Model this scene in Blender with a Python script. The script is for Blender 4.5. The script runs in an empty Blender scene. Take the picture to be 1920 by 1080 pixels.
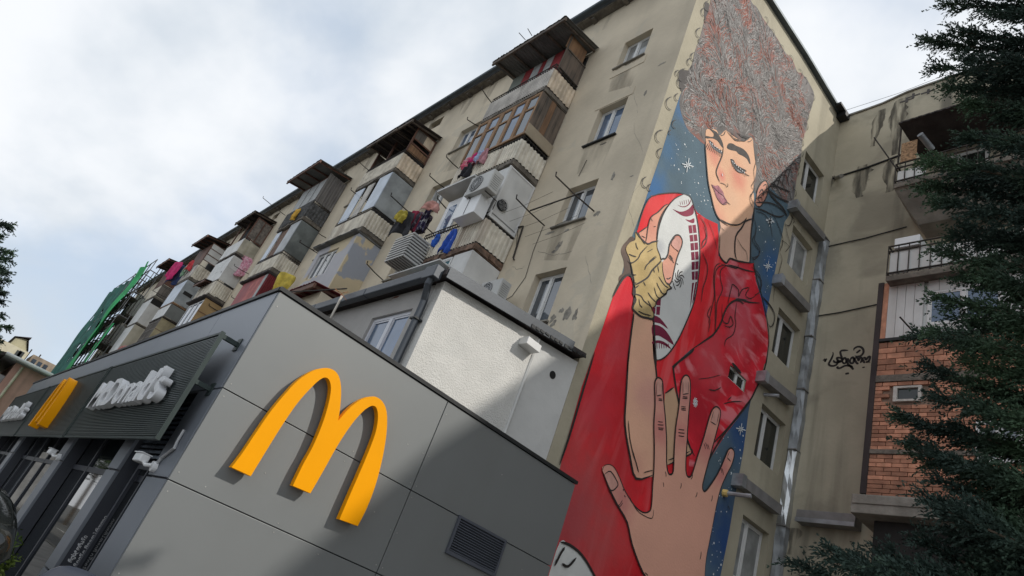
import bpy, bmesh, math, random
import numpy as np
from mathutils import Vector, Matrix, noise as mnoise
from mathutils.geometry import tessellate_polygon
random.seed(7); rng = np.random.default_rng(7)
S = bpy.context.scene
col = S.collection

# ------------------------------------------------------------------ camera
R0 = (0.66010613, 0.67515662, 0.32927715)     # camera right, down and forward, in world axes
R1 = (-0.15754924, 0.55303974, -0.81812303)
R2 = (-0.73446452, 0.48817066, 0.47143533)
FPX = 1273.1
EYE = Vector((0, 0, 1.6))
cd = bpy.data.cameras.new('camera'); cam = bpy.data.objects.new('camera', cd); col.objects.link(cam)
cd.sensor_width = 36; cd.lens = 36*FPX/1920; cd.clip_start = .05; cd.clip_end = 3000
cam.matrix_world = Matrix(((R0[0], -R1[0], -R2[0], 0), (R0[1], -R1[1], -R2[1], 0), (R0[2], -R1[2], -R2[2], 1.6), (0, 0, 0, 1)))
S.camera = cam
# ------------------------------------------------------------------ light
SUN = Vector((.66, .35, .66)).normalized()
w = bpy.data.worlds.new('World'); S.world = w; w.use_nodes = True
N = w.node_tree.nodes; L = w.node_tree.links; N.clear()
def wn(t, **k):
    n = N.new(t)
    for a, b in k.items(): setattr(n, a, b)
    return n
out = wn('ShaderNodeOutputWorld'); bg = wn('ShaderNodeBackground'); bg.inputs[1].default_value = .122
sky = wn('ShaderNodeTexSky', sky_type='NISHITA', sun_disc=False)
sky.sun_elevation = math.asin(SUN.z); sky.sun_rotation = math.atan2(SUN.x, SUN.y); sky.dust_density = 2
tc = wn('ShaderNodeTexCoord'); sep = wn('ShaderNodeSeparateXYZ'); L.new(tc.outputs['Generated'], sep.inputs[0])
ad = wn('ShaderNodeMath', operation='ADD'); ad.inputs[1].default_value = .9
mx0 = wn('ShaderNodeMath', operation='MAXIMUM'); mx0.inputs[1].default_value = 0; L.new(sep.outputs[2], mx0.inputs[0]); L.new(mx0.outputs[0], ad.inputs[0])
dv = wn('ShaderNodeVectorMath', operation='DIVIDE'); cb = wn('ShaderNodeCombineXYZ')
for i in range(3): L.new(ad.outputs[0], cb.inputs[i])
L.new(tc.outputs['Generated'], dv.inputs[0]); L.new(cb.outputs[0], dv.inputs[1])
def cloudnoise(scale, det, off, dist=.6):
    mp = wn('ShaderNodeMapping'); mp.inputs['Location'].default_value = off
    L.new(dv.outputs[0], mp.inputs[0]); n = wn('ShaderNodeTexNoise'); n.inputs['Scale'].default_value = scale
    n.inputs['Detail'].default_value = det; n.inputs['Distortion'].default_value = dist; n.inputs['Roughness'].default_value = .52
    L.new(mp.outputs[0], n.inputs[0]); return n
def mrange(src, a, b, c, d):
    m = wn('ShaderNodeMapRange', interpolation_type='SMOOTHSTEP')
    for i, v in enumerate((a, b, c, d)): m.inputs[i+1].default_value = v
    L.new(src, m.inputs[0]); return m
n1 = cloudnoise(3.0, 6, (3.1, 1.7, 0), .15); n2 = cloudnoise(2.8, 6, (9.2, 4.4, 2), .2); 
thick = mrange(n2.outputs[0], .39, .60, 0, 1)
ccol = wn('ShaderNodeMix', data_type='RGBA'); ccol.inputs[6].default_value = (3.6, 4.0, 4.45, 1); ccol.inputs[7].default_value = (5.3, 5.45, 5.65, 1)
L.new(thick.outputs[0], ccol.inputs[0])
cover = mrange(n1.outputs[0], .33, .50, .6, 1.0)
blue = wn('ShaderNodeMix', data_type='RGBA'); blue.inputs[0].default_value = .55; blue.inputs[7].default_value = (2.6, 3.5, 4.8, 1)
L.new(sky.outputs[0], blue.inputs[6])
fin = wn('ShaderNodeMix', data_type='RGBA'); L.new(cover.outputs[0], fin.inputs[0]); L.new(blue.outputs[2], fin.inputs[6]); L.new(ccol.outputs[2], fin.inputs[7])
L.new(fin.outputs[2], bg.inputs[0]); L.new(bg.outputs[0], out.inputs[0])
sd = bpy.data.lights.new('sun', 'SUN'); sd.energy = 1.95; sd.angle = math.radians(.6); sd.color = (1, .95, .87)
so = bpy.data.objects.new('sun', sd); col.objects.link(so); so.rotation_euler = SUN.to_track_quat('Z', 'Y').to_euler()
S.view_settings.view_transform = 'Standard'; S.view_settings.look = 'None'; S.view_settings.gamma = 1
S.view_settings.use_curve_mapping = False; S.view_settings.exposure = 0.56
S.render.engine = 'CYCLES'

# ------------------------------------------------------------------ back-projection onto real planes
def ray(u, v):
    a, b = (u-960)/FPX, (v-540)/FPX
    return Vector((R0[0]*a+R1[0]*b+R2[0], R0[1]*a+R1[1]*b+R2[1], R0[2]*a+R1[2]*b+R2[2]))
def PX(u, v, x): r = ray(u, v); return EYE + r*(x/r.x)
def PY(u, v, y): r = ray(u, v); return EYE + r*(y/r.y)
# readings off enlarged crops of the photograph
def crop(ox, oy, s): return lambda x, y: (ox+x/s, oy+y/s)
cA = crop(1160, 0, 2.5705); cB = crop(1150, 340, 3); cC = crop(1020, 660, 2.5705); cD = crop(1180, 380, 6)
cE = crop(1300, 220, 5.4); cF = crop(1150, 340, 6.75); cG = crop(1150, 440, 6); cH = crop(1270, 440, 5.4)
c4 = crop(1380, 240, 2.3477); c5 = crop(700, 200, 2.7); c6 = crop(820, 0, 3.857); cb_ = crop(500, 180, 2.8417)
m3 = crop(380, 360, 5.4); m1 = crop(260, 460, 6); cM = crop(420, 670, 3.1765); cGr = crop(1530, 630, 13.5); cR = crop(1340, 660, 2.572)

# ------------------------------------------------------------------ mesh helpers
MW = {}      # world location of every root
class MB:
    def __init__(s): s.v = []; s.f = []; s.sm = False
    def add(s, vs, fs):
        n = len(s.v); s.v += [tuple(p) for p in vs]; s.f += [tuple(i+n for i in f) for f in fs]; return s
    def box(s, x0, y0, z0, x1, y1, z1):
        x0, x1 = sorted((x0, x1)); y0, y1 = sorted((y0, y1)); z0, z1 = sorted((z0, z1))
        return s.add([(x0,y0,z0),(x1,y0,z0),(x1,y1,z0),(x0,y1,z0),(x0,y0,z1),(x1,y0,z1),(x1,y1,z1),(x0,y1,z1)],
                     [(0,3,2,1),(4,5,6,7),(0,1,5,4),(1,2,6,5),(2,3,7,6),(3,0,4,7)])
    def tube(s, pts, r, n=6, r1=None, caps=True):
        pts = [Vector(p) for p in pts]; k = len(pts); r1 = r if r1 is None else r1
        up = Vector((0, 0, 1)); vs = []; prev = None
        for i, p in enumerate(pts):
            t = (pts[min(i+1, k-1)]-pts[max(i-1, 0)]).normalized()
            a = prev if prev is not None else (up if abs(t.z) < .9 else Vector((1, 0, 0)))
            u = (a-t*a.dot(t)).normalized(); prev = u; w_ = t.cross(u)
            rr = r+(r1-r)*i/max(1, k-1)
            for j in range(n):
                an = 2*math.pi*j/n; vs.append(p+u*math.cos(an)*rr+w_*math.sin(an)*rr)
        fs = [(i*n+j, i*n+(j+1) % n, (i+1)*n+(j+1) % n, (i+1)*n+j) for i in range(k-1) for j in range(n)]
        if caps: fs += [tuple(range(n-1, -1, -1)), tuple((k-1)*n+j for j in range(n))]
        return s.add(vs, fs)
    def prism(s, poly, ax, lo, hi):
        """polygon of 2-D points in the plane normal to axis ax, extruded lo..hi"""
        n = len(poly)
        def p3(p, h): q = list(p); q.insert(ax, h); return tuple(q)
        tri = tessellate_polygon([[Vector((a, b, 0)) for a, b in poly]])
        vs = [p3(p, lo) for p in poly]+[p3(p, hi) for p in poly]
        fs = [tuple(t) for t in tri]+[(c+n, b+n, a+n) for a, b, c in tri]+[(i, (i+1) % n, (i+1) % n+n, i+n) for i in range(n)]
        s.add(vs, fs); s.fix = True; return s
    fix = False
    def build(s, name, m, parent=None, smooth=False, bevel=0, kind=None, group=None):
        me = bpy.data.meshes.new(name); me.from_pydata(s.v, [], s.f)
        if s.fix or bevel:
            b = bmesh.new(); b.from_mesh(me); bmesh.ops.remove_doubles(b, verts=b.verts, dist=1e-5)
            bmesh.ops.recalc_face_normals(b, faces=b.faces); b.to_mesh(me); b.free()
        me.materials.append(m)
        if smooth: me.polygons.foreach_set('use_smooth', [True]*len(me.polygons))
        me.update()
        o = bpy.data.objects.new(name, me); col.objects.link(o)
        if bevel:
            bv = o.modifiers.new('bevel', 'BEVEL'); bv.width = bevel; bv.segments = 2; bv.limit_method = 'ANGLE'
        par(o, parent)
        if kind: o['kind'] = kind
        if group: o['group'] = group
        return o
def par(o, p):
    if p is None: return
    o.parent = p
    if p.name in MW: o.matrix_parent_inverse = Matrix.Translation(-MW[p.name])
def thing(name, label, cat, loc, group=None):
    o = bpy.data.objects.new(name, None); col.objects.link(o); o.location = loc; MW[o.name] = Vector(loc)
    o.empty_display_size = .2; o['label'] = label; o['category'] = cat
    if group: o['group'] = group
    return o
def tag(o, label, cat, group=None):
    o['label'] = label; o['category'] = cat
    if group: o['group'] = group
    return o
def inst(o, name, loc, parent=None, rot=None):
    c = bpy.data.objects.new(name, o.data); col.objects.link(c); c.location = loc
    if rot: c.rotation_euler = rot
    par(c, parent); return c
def pbox(mb, pl, c, a0, a1, z0, z1, d0, d1):
    """box on a wall plane: pl 'y' faces -Y at y=c, pl 'x' faces +X at x=c; d is depth into the wall"""
    if pl == 'y': mb.box(a0, c+d0, z0, a1, c+d1, z1)
    else: mb.box(c-d0, a0, z0, c-d1, a1, z1)
    return mb
def wall_holes(mb, pl, c, a0, a1, z0, z1, holes, depth, topf=None):
    A = sorted({a0, a1, *[h[0] for h in holes], *[h[1] for h in holes]}); Z = sorted({z0, z1, *[h[2] for h in holes], *[h[3] for h in holes]})
    A = [a for a in A if a0 <= a <= a1]; Z = [z for z in Z if z0 <= z <= z1]
    def P(a, z, d): return (a, c+d, z) if pl == 'y' else (c-d, a, z)
    for i in range(len(A)-1):
        for j in range(len(Z)-1):
            am, zm = (A[i]+A[i+1])/2, (Z[j]+Z[j+1])/2
            if any(h[0] < am < h[1] and h[2] < zm < h[3] for h in holes): continue
            mb.add([P(A[i], Z[j], 0), P(A[i+1], Z[j], 0), P(A[i+1], Z[j+1], 0), P(A[i], Z[j+1], 0)], [(0, 1, 2, 3)])
    for h in holes:
        q = [(h[0], h[2]), (h[1], h[2]), (h[1], h[3]), (h[0], h[3])]
        for k in range(4):
            p, r = q[k], q[(k+1) % 4]
            mb.add([P(*p, 0), P(*r, 0), P(*r, depth), P(*p, depth)], [(3, 2, 1, 0)])
    return mb

# ------------------------------------------------------------------ materials
MC = {}
def mat(name, c, rough=.7, metal=0, var=.25, vs=1.5, bump=.15, bs=30, streak=0, sc=(.1, .09, .07), spots=0, spotc=(.5, .5, .5), spots_s=1.2,
        spec=.5, gr=None, trans=0, vary_obj=0, sharp=0, alpha=None):
    if name in MC: return MC[name]
    m = bpy.data.materials.new(name); MC[name] = m; m.use_nodes = True; nt = m.node_tree; n = nt.nodes; l = nt.links
    b = n['Principled BSDF']; b.inputs['Roughness'].default_value = rough; b.inputs['Metallic'].default_value = metal
    b.inputs['Specular IOR Level'].default_value = spec
    g = n.new('ShaderNodeNewGeometry')
    def noise(scale, det=5, vec=None, dist=0):
        t = n.new('ShaderNodeTexNoise'); t.inputs['Scale'].default_value = scale; t.inputs['Detail'].default_value = det
        t.inputs['Distortion'].default_value = dist; l.new(vec or g.outputs['Position'], t.inputs[0]); return t.outputs[0]
    def mr(src, a, b_, c_, d):
        t = n.new('ShaderNodeMapRange'); t.interpolation_type = 'SMOOTHSTEP'
        for i, v in enumerate((a, b_, c_, d)): t.inputs[i+1].default_value = v
        l.new(src, t.inputs[0]); return t.outputs[0]
    def mix(f, a, b_, mode='MIX'):
        t = n.new('ShaderNodeMix'); t.data_type = 'RGBA'; t.blend_type = mode
        for i, v in ((0, f), (6, a), (7, b_)):
            if isinstance(v, (int, float)): t.inputs[i].default_value = v
            elif isinstance(v, tuple): t.inputs[i].default_value = (*v[:3], 1)
            else: l.new(v, t.inputs[i])
        return t.outputs[2]
    def mul(a, b_):
        t = n.new('ShaderNodeMath'); t.operation = 'MULTIPLY'
        for i, v in ((0, a), (1, b_)):
            if isinstance(v, (int, float)): t.inputs[i].default_value = v
            else: l.new(v, t.inputs[i])
        return t.outputs[0]
    cc = tuple(c)
    colr = mix(mr(noise(vs, 7), .3, .7, 0, 1), tuple(x*(1-var) for x in cc), tuple(min(1, x*(1+var)) for x in cc))
    colr = mix(mul(mr(noise(vs*7, 4), .35, .75, 0, 1), var*.6), colr, tuple(x*.6 for x in cc))
    if vary_obj:
        oi = n.new('ShaderNodeObjectInfo'); hs = n.new('ShaderNodeHueSaturation'); l.new(colr, hs.inputs['Color'])
        l.new(mr(oi.outputs['Random'], 0, 1, 1-vary_obj, 1+vary_obj), hs.inputs['Value']); colr = hs.outputs[0]
    if spots:
        lo = .5+sharp
        s1 = mr(noise(spots_s, 8, dist=.5), lo, lo+(.03 if sharp else .14), 0, spots)
        colr = mix(s1, colr, spotc)
    if streak:
        mp = n.new('ShaderNodeMapping'); mp.inputs['Scale'].default_value = (1.6, 1.6, .12); l.new(g.outputs['Position'], mp.inputs[0])
        s2 = mr(noise(1.0, 6, mp.outputs[0], .3), .5, .78, 0, streak); colr = mix(s2, colr, sc)
    l.new(colr, b.inputs['Base Color'])
    if bump:
        bp = n.new('ShaderNodeBump'); bp.inputs['Strength'].default_value = bump; bp.inputs['Distance'].default_value = .02
        l.new(noise(bs, 6), bp.inputs['Height']); l.new(bp.outputs[0], b.inputs['Normal'])
    if gr: l.new(mr(noise(gr, 4), .3, .7, max(0, rough-.12), rough+.12), b.inputs['Roughness'])
    return m
def wood(name, c, c2, vert=True, rough=.8, sc=10.):
    if name in MC: return MC[name]
    m = mat(name, c, rough, var=.15, bump=0); nt = m.node_tree; n = nt.nodes; l = nt.links; b = n['Principled BSDF']
    g = n.new('ShaderNodeNewGeometry'); mp = n.new('ShaderNodeMapping'); mp.inputs['Scale'].default_value = (sc, sc, .6) if vert else (.6, .6, sc)
    l.new(g.outputs['Position'], mp.inputs[0]); t = n.new('ShaderNodeTexNoise'); t.inputs['Scale'].default_value = 1.5; t.inputs['Detail'].default_value = 7
    l.new(mp.outputs[0], t.inputs[0]); r = n.new('ShaderNodeMapRange'); r.inputs[1].default_value = .38; r.inputs[2].default_value = .62; l.new(t.outputs[0], r.inputs[0])
    t2 = n.new('ShaderNodeTexNoise'); t2.inputs['Scale'].default_value = 1.3; l.new(g.outputs['Position'], t2.inputs[0])
    mm = n.new('ShaderNodeMath'); mm.operation = 'MULTIPLY_ADD'; l.new(r.outputs[0], mm.inputs[0]); mm.inputs[1].default_value = .6; 
    r2 = n.new('ShaderNodeMapRange'); r2.inputs[1].default_value = .4; r2.inputs[2].default_value = .6; r2.inputs[4].default_value = .5; l.new(t2.outputs[0], r2.inputs[0]); l.new(r2.outputs[0], mm.inputs[2])
    x = n.new('ShaderNodeMix'); x.data_type = 'RGBA'; x.inputs[6].default_value = (*c, 1); x.inputs[7].default_value = (*c2, 1); l.new(mm.outputs[0], x.inputs[0])
    l.new(x.outputs[2], b.inputs['Base Color']); bp = n.new('ShaderNodeBump'); bp.inputs['Strength'].default_value = .4; bp.inputs['Distance'].default_value = .01
    l.new(t.outputs[0], bp.inputs['Height']); l.new(bp.outputs[0], b.inputs['Normal']); return m
def paint(name, c, blobs=(), rough=.75, var=.1, vs=.9, spotc=None, spots=0, streaky=None):
    """flat wall paint: base colour plus painted soft patches (point, radius, colour, strength)"""
    m = mat(name, c, rough, var=var, vs=vs, bump=.25, bs=22, spec=.2, spots=spots, spotc=spotc or c, spots_s=.7)
    nt = m.node_tree; n = nt.nodes; l = nt.links; b = n['Principled BSDF']; g = n.new('ShaderNodeNewGeometry')
    cur = b.inputs['Base Color'].links[0].from_socket
    if streaky:
        sc_, scol, stg, thr = streaky
        mp = n.new('ShaderNodeMapping'); mp.inputs['Scale'].default_value = sc_; l.new(g.outputs['Position'], mp.inputs[0])
        t = n.new('ShaderNodeTexNoise'); t.inputs['Scale'].default_value = 1; t.inputs['Detail'].default_value = 4; t.inputs['Distortion'].default_value = 1.2; l.new(mp.outputs[0], t.inputs[0])
        r = n.new('ShaderNodeMapRange'); r.inputs[1].default_value = thr; r.inputs[2].default_value = thr+.14; r.inputs[4].default_value = stg; l.new(t.outputs[0], r.inputs[0])
        x = n.new('ShaderNodeMix'); x.data_type = 'RGBA'; l.new(r.outputs[0], x.inputs[0]); l.new(cur, x.inputs[6]); x.inputs[7].default_value = (*scol, 1); cur = x.outputs[2]
    nz = n.new('ShaderNodeTexNoise'); nz.inputs['Scale'].default_value = 3; nz.inputs['Detail'].default_value = 5; l.new(g.outputs['Position'], nz.inputs[0])
    for p, rad, cc, st in blobs:
        d = n.new('ShaderNodeVectorMath'); d.operation = 'DISTANCE'; l.new(g.outputs['Position'], d.inputs[0]); d.inputs[1].default_value = p
        a = n.new('ShaderNodeMath'); a.operation = 'MULTIPLY_ADD'; l.new(nz.outputs[0], a.inputs[0]); a.inputs[1].default_value = rad*.7; l.new(d.outputs['Value'], a.inputs[2])
        r = n.new('ShaderNodeMapRange'); r.interpolation_type = 'SMOOTHSTEP'; r.inputs[1].default_value = rad*.35; r.inputs[2].default_value = rad*1.35; r.inputs[3].default_value = st; r.inputs[4].default_value = 0
        l.new(a.outputs[0], r.inputs[0])
        x = n.new('ShaderNodeMix'); x.data_type = 'RGBA'; l.new(r.outputs[0], x.inputs[0]); l.new(cur, x.inputs[6]); x.inputs[7].default_value = (*cc, 1); cur = x.outputs[2]
    l.new(cur, b.inputs['Base Color']); return m

# plasters, metals, glass
PL_FAC = mat('beige_render', (.61, .53, .405), .9, var=.14, vs=.5, bump=.35, bs=9, streak=.5, sc=(.42, .37, .28), spots=.5, spotc=(.53, .48, .385), spots_s=.8, sharp=.1)
PL_END = mat('olive_render', (.42, .38, .285), .9, var=.12, vs=.6, bump=.35, bs=10, streak=.45, sc=(.2, .18, .135), spots=.3, spotc=(.34, .3, .22), spots_s=.7)
PL_WING = mat('grey_render', (.46, .415, .315), .92, var=.15, vs=.5, bump=.35, bs=10, streak=.75, sc=(.10, .092, .075), spots=.5, spotc=(.20, .18, .14), spots_s=.6)
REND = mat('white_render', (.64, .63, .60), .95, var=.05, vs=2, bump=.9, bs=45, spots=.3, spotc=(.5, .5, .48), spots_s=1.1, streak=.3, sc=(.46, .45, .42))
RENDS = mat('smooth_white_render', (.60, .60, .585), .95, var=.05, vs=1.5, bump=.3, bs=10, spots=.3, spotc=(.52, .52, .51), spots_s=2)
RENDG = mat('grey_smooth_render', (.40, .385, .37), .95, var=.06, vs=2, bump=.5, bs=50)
PANEL = mat('grey_cladding', (.196, .206, .208), .45, .2, var=.015, vs=1.5, bump=0, spec=.4, vary_obj=.035, streak=.18, sc=(.15, .15, .14))
PANELB = mat('sky_tinted_cladding', (.22, .24, .275), .42, .35, var=.02, vs=.8, bump=0, spec=.4)  # front cladding: paler, bluer base colour stands in for reflected sky
PIERM = mat('navy_cladding', (.055, .06, .075), .45, .2, var=.08, bump=0)
GREENM = mat('dark_green_metal', (.03, .045, .043), .5, .3, var=.1, bump=0)
BLACKM = mat('black_metal', (.02, .022, .024), .55, .3, var=.2, bump=.05)
GUT = mat('graphite_gutter', (.06, .068, .08), .45, .3, var=.1, bump=.05)
IRON = mat('rusty_iron', (.05, .042, .036), .8, .3, var=.35, vs=6, bump=.2)
YEL = mat('yellow_plastic', (.92, .37, .0), .5, var=.02, bump=0, spec=.12)
WHITEP = mat('white_plastic', (.78, .79, .80), .35, var=.04, bump=0)
WPVC = mat('white_pvc', (.66, .66, .65), .4, var=.06, bump=0)
GPVC = mat('weathered_white_frame', (.50, .48, .44), .7, var=.15, vs=8, bump=.1)
SHEETW = mat('white_sheet', (.60, .60, .585), .5, var=.10, vs=1.5, bump=.08, bs=6, streak=.4, sc=(.34, .31, .27))
CREAM = mat('cream_corrugated', (.70, .65, .55), .7, 0, var=.15, vs=2.5, bump=.15, streak=.8, sc=(.20, .12, .07), spots=.3, spotc=(.25, .2, .15), spots_s=3)
GREYC = mat('grey_slats', (.55, .52, .48), .8, var=.25, vs=2, bump=.2, streak=.7, sc=(.12, .10, .085))
RUSTC = mat('rust_stained_slats', (.66, .55, .42), .8, var=.25, vs=3, bump=.2, streak=.95, sc=(.22, .10, .045))
CONC = mat('worn_concrete', (.17, .15, .125), .95, var=.4, vs=3, bump=.9, bs=14, spots=.5, spotc=(.07, .06, .05), spots_s=3)
CONCL = mat('grey_concrete', (.25, .235, .205), .95, var=.25, vs=2, bump=.6, bs=14, streak=.5, sc=(.1, .09, .07))
TIN = mat('galvanised_tin', (.36, .38, .40), .5, .55, var=.25, vs=3, bump=.5, bs=5, gr=3)
TINP = mat('primer_tin', (.26, .25, .245), .7, .4, var=.15, vs=3, bump=.2, bs=5)
FOIL = mat('silver_foil_sheet', (.34, .37, .39), .45, .3, var=.22, vs=1.8, bump=.6, bs=3, streak=.3, sc=(.2, .2, .19))
GREYGL = mat('dusty_green_glass', (.16, .18, .18), .35, .2, var=.35, vs=1.2, bump=.1, bs=3, spots=.5, spotc=(.28, .30, .29), spots_s=1.2)
ROOFD = mat('dark_corrugated_roofing', (.055, .045, .045), .8, .2, var=.35, vs=2, bump=.3)
ROOFT = mat('grey_corrugated_roofing', (.16, .16, .155), .8, .1, var=.25, vs=2, bump=.3)
ROOFM = mat('blue_grey_roof_metal', (.09, .11, .125), .5, .4, var=.2, bump=.1)
WOODD = wood('weathered_dark_plank', (.05, .045, .04), (.17, .13, .10))
WOODO = wood('orange_brown_plank', (.30, .17, .09), (.16, .09, .05))
WOODL = wood('varnished_wood', (.36, .22, .12), (.26, .15, .08))
WOODG = wood('grey_plank', (.20, .18, .16), (.10, .09, .08))
BRN = mat('brown_frame', (.13, .06, .04), .7, var=.3, bump=.1)
REDP = mat('red_paint_board', (.30, .035, .04), .6, var=.2, bump=.1, streak=.4, sc=(.15, .02, .03))
REDC = mat('maroon_corrugated', (.19, .022, .03), .5, .2, var=.15, bump=.05)
PINKW = mat('faded_red_board', (.42, .13, .12), .8, var=.25, vs=3, bump=.1, streak=.5, sc=(.4, .28, .2))
TEALW = mat('faded_green_board', (.17, .19, .165), .8, var=.2, bump=.1, streak=.5, sc=(.1, .1, .08))
TANP = mat('tan_board', (.40, .27, .13), .8, var=.15, vs=2, bump=.1, streak=.5, sc=(.25, .16, .08))
CAMO = mat('patchy_plaster', (.44, .43, .45), .9, var=.08, vs=.8, bump=.3, bs=8, spots=1, spotc=(.56, .47, .32), spots_s=.6, sharp=.001)
CAMOB = mat('patchy_plaster_beige', (.60, .51, .35), .9, var=.08, vs=.8, bump=.3, bs=8, spots=1, spotc=(.36, .385, .44), spots_s=.8, sharp=.03)
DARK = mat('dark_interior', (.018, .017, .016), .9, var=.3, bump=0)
BRICK = mat('orange_brick', (.45, .215, .135), .85, var=.22, vs=5, bump=.35, bs=40, vary_obj=.35, spots=.4, spotc=(.5, .25, .15), spots_s=3)
MORT = mat('dark_mortar', (.23, .165, .125), .95, var=.2, bump=.4)
MESH = mat('dark_wire_mesh', (.10, .10, .10), .7, .3, var=.5, vs=9, bump=.5, bs=30)
RGLASS = mat('rough_patterned_glass', (.17, .145, .125), .5, var=.4, vs=7, bump=1, bs=30)
def glass(name, c, rough=.06, ior=1.8, var=.3, vs=.8, metal=0):
    m = mat(name, c, rough, metal, var=var, vs=vs, bump=0); b = m.node_tree.nodes['Principled BSDF']
    b.inputs['IOR'].default_value = ior; b.inputs['Specular IOR Level'].default_value = .5; return m
GL = glass('window_glass', (.05, .065, .085), ior=2.1); GLB = glass('blue_window_glass', (.08, .13, .22), ior=1.9, vs=1.2)
GLD = glass('dark_window_glass', (.022, .024, .022), .07, 1.55); GLS = glass('storefront_glass', (.012, .015, .017), .03, 1.6)
GLC = glass('curtained_glass', (.26, .27, .27), .1, 1.7, .25, 2)
CURT = mat('pale_curtain', (.42, .43, .43), .8, var=.15, vs=6, bump=.3, bs=10, spec=.5)
# ================================================================== setting
def ground():
    mb = MB(); mb.add([(-400, -400, 0), (400, -400, 0), (400, 400, 0), (-400, 400, 0)], [(0, 1, 2, 3)])
    o = mb.build('ground', mat('asphalt', (.11, .108, .10), .95, var=.2, vs=.6, bump=.4, bs=60)); o['kind'] = 'structure'
    mb = MB(); mb.box(-60, -1.2, 0.0, 6, 7.86, .12); pv = mb.build('pavement', mat('paving', (.36, .345, .32), .9, var=.2, vs=2, bump=.3)); pv['kind'] = 'structure'
    mb = MB(); mb.box(-60, -1.35, 0.0, 6, -1.205, .14); k = mb.build('kerb', CONCL); k['kind'] = 'structure'
    mb = MB()
    for i in range(14): mb.box(-56+i*5, -5.1, .004, -53.5+i*5, -4.98, .008)
    k = mb.build('road_marking', mat('road_paint', (.6, .6, .58), .8)); k['kind'] = 'structure'
ground()

XW, YF, YW = -8.8, 7.87, 15.86          # mural wall, balcony facade, wing wall
XFAR = -72.
apt = thing('apartment_building', 'long beige apartment block with stacked patched balconies and a giant mural on its end wall', 'building', (XW, YF, 0))

def window(root, pl, c, a0, a1, z0, z1, splits=(.5,), d=.14, fm=WPVC, gm=GL, sub=True, w=.055, sill=None, transom=None, name='window', curtain=False):
    """frame set d deep in its opening; panes and sill are its children (or its brothers when it is itself a sub-part)"""
    f = MB(); D0, D1 = d, d+.06
    xs = [a0]+[a0+(a1-a0)*s for s in splits]+[a1]
    pbox(f, pl, c, a0, a0+w, z0, z1, D0, D1); pbox(f, pl, c, a1-w, a1, z0, z1, D0, D1)
    pbox(f, pl, c, a0+w, a1-w, z1-w, z1, D0, D1); pbox(f, pl, c, a0+w, a1-w, z0, z0+w, D0, D1)
    for x in xs[1:-1]: pbox(f, pl, c, x-w*.8, x+w*.8, z0+w, z1-w, D0-.012, D1)
    if transom: pbox(f, pl, c, a0+w, a1-w, z0+(z1-z0)*transom-w*.5, z0+(z1-z0)*transom+w*.5, D0+.005, D1-.005)
    fr = f.build(name, fm, root, bevel=.006); ch = fr if sub else root
    for i in range(len(xs)-1):
        p = MB(); q0 = xs[i]+(w if i == 0 else w*.8); q1 = xs[i+1]-(w if i == len(xs)-2 else w*.8)
        # inner casement lip then glass
        pbox(p, pl, c, q0, q1, z0+w, z1-w, D0+.03, D0+.04)
        pn = p.build('pane', gm, ch)
        lp = MB(); e = .03
        if w >= .05 and not curtain:
            pbox(lp, pl, c, q0, q0+e, z0+w, z1-w, D0+.012, D0+.028); pbox(lp, pl, c, q1-e, q1, z0+w, z1-w, D0+.012, D0+.028)
            pbox(lp, pl, c, q0+e, q1-e, z0+w, z0+w+e, D0+.012, D0+.028); pbox(lp, pl, c, q0+e, q1-e, z1-w-e, z1-w, D0+.012, D0+.028)
            lp.build('casement', fm, ch)
    if sill:
        s = MB(); pbox(s, pl, c, a0-.06, a1+.06, z0-.045, z0-.005, -.07, d+.02); s.build('sill', sill, ch)
    return fr

def cat_rom(P, closed=True, sub=4):
    n = len(P); o = []
    rngk = range(n) if closed else range(n-1)
    for i in rngk:
        g = (lambda k: P[k % n]) if closed else (lambda k: P[max(0, min(n-1, k))])
        p0, p1, p2, p3 = g(i-1), g(i), g(i+1), g(i+2)
        for s in range(sub):
            t = s/sub
            o.append(tuple(.5*((2*p1[k])+(-p0[k]+p2[k])*t+(2*p0[k]-5*p1[k]+4*p2[k]-p3[k])*t*t+(-p0[k]+3*p1[k]-3*p2[k]+p3[k])*t**3) for k in (0, 1)))
    if not closed: o.append(P[-1])
    return o
# ---- facade and end wall with openings
TOPS = [17.72, 14.93, 12.08, 9.44, 6.5]
BH = [1.15, 1.38, 1.25, 1.42, 1.4]
XR = [-12.6, -20.6, -28.5, -37.2, -45.4, -53.6]        # right-hand ends of the balcony stacks
cols = [(-11.13, -10.13), (-18.95, -17.72), (-26.9, -25.7), (-35.2, -34.0), (-43.4, -42.2), (-51.5, -50.3)]
holes = []; wins = []
for i, (a, b) in enumerate(cols):
    for t, h in zip(TOPS, BH):
        if i == 0 and t < 7: continue
        holes.append((a, b, t-h, t)); wins.append((i, a, b, t-h, t))
for a, b in ((-22.3, -21.3), (-30.4, -29.6), (-38.8, -37.8), (-46.9, -46.1)): holes.append((a, b, 19.2, 19.7))
mb = MB(); wall_holes(mb, 'y', YF, XFAR, XW, 0, 20.22, holes, .28); mb.build('wall', PL_FAC, apt)
for a, b in ((-22.3, -21.3), (-30.4, -29.6), (-38.8, -37.8), (-46.9, -46.1)):
    q = MB(); q.box(a, YF+.2, 19.2, b, YF+.26, 19.7); q.build('attic_hatch', DARK, apt)
for i, a, b, z0, z1 in wins:
    if i == 0: window(apt, 'y', YF, a, b, z0, z1, (.42,), .17, WPVC, {17.72: GLC, 14.93: GLB}.get(z1, GL), sill=(BLACKM if z1 == 14.93 else CONCL))
    else: window(apt, 'y', YF, a, b, z0, z1, random.choice([(.5,), (.35, .7)]), .16, random.choice([WPVC, GPVC]), random.choice([GL, GLB, GLC]), sill=CONCL)
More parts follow.
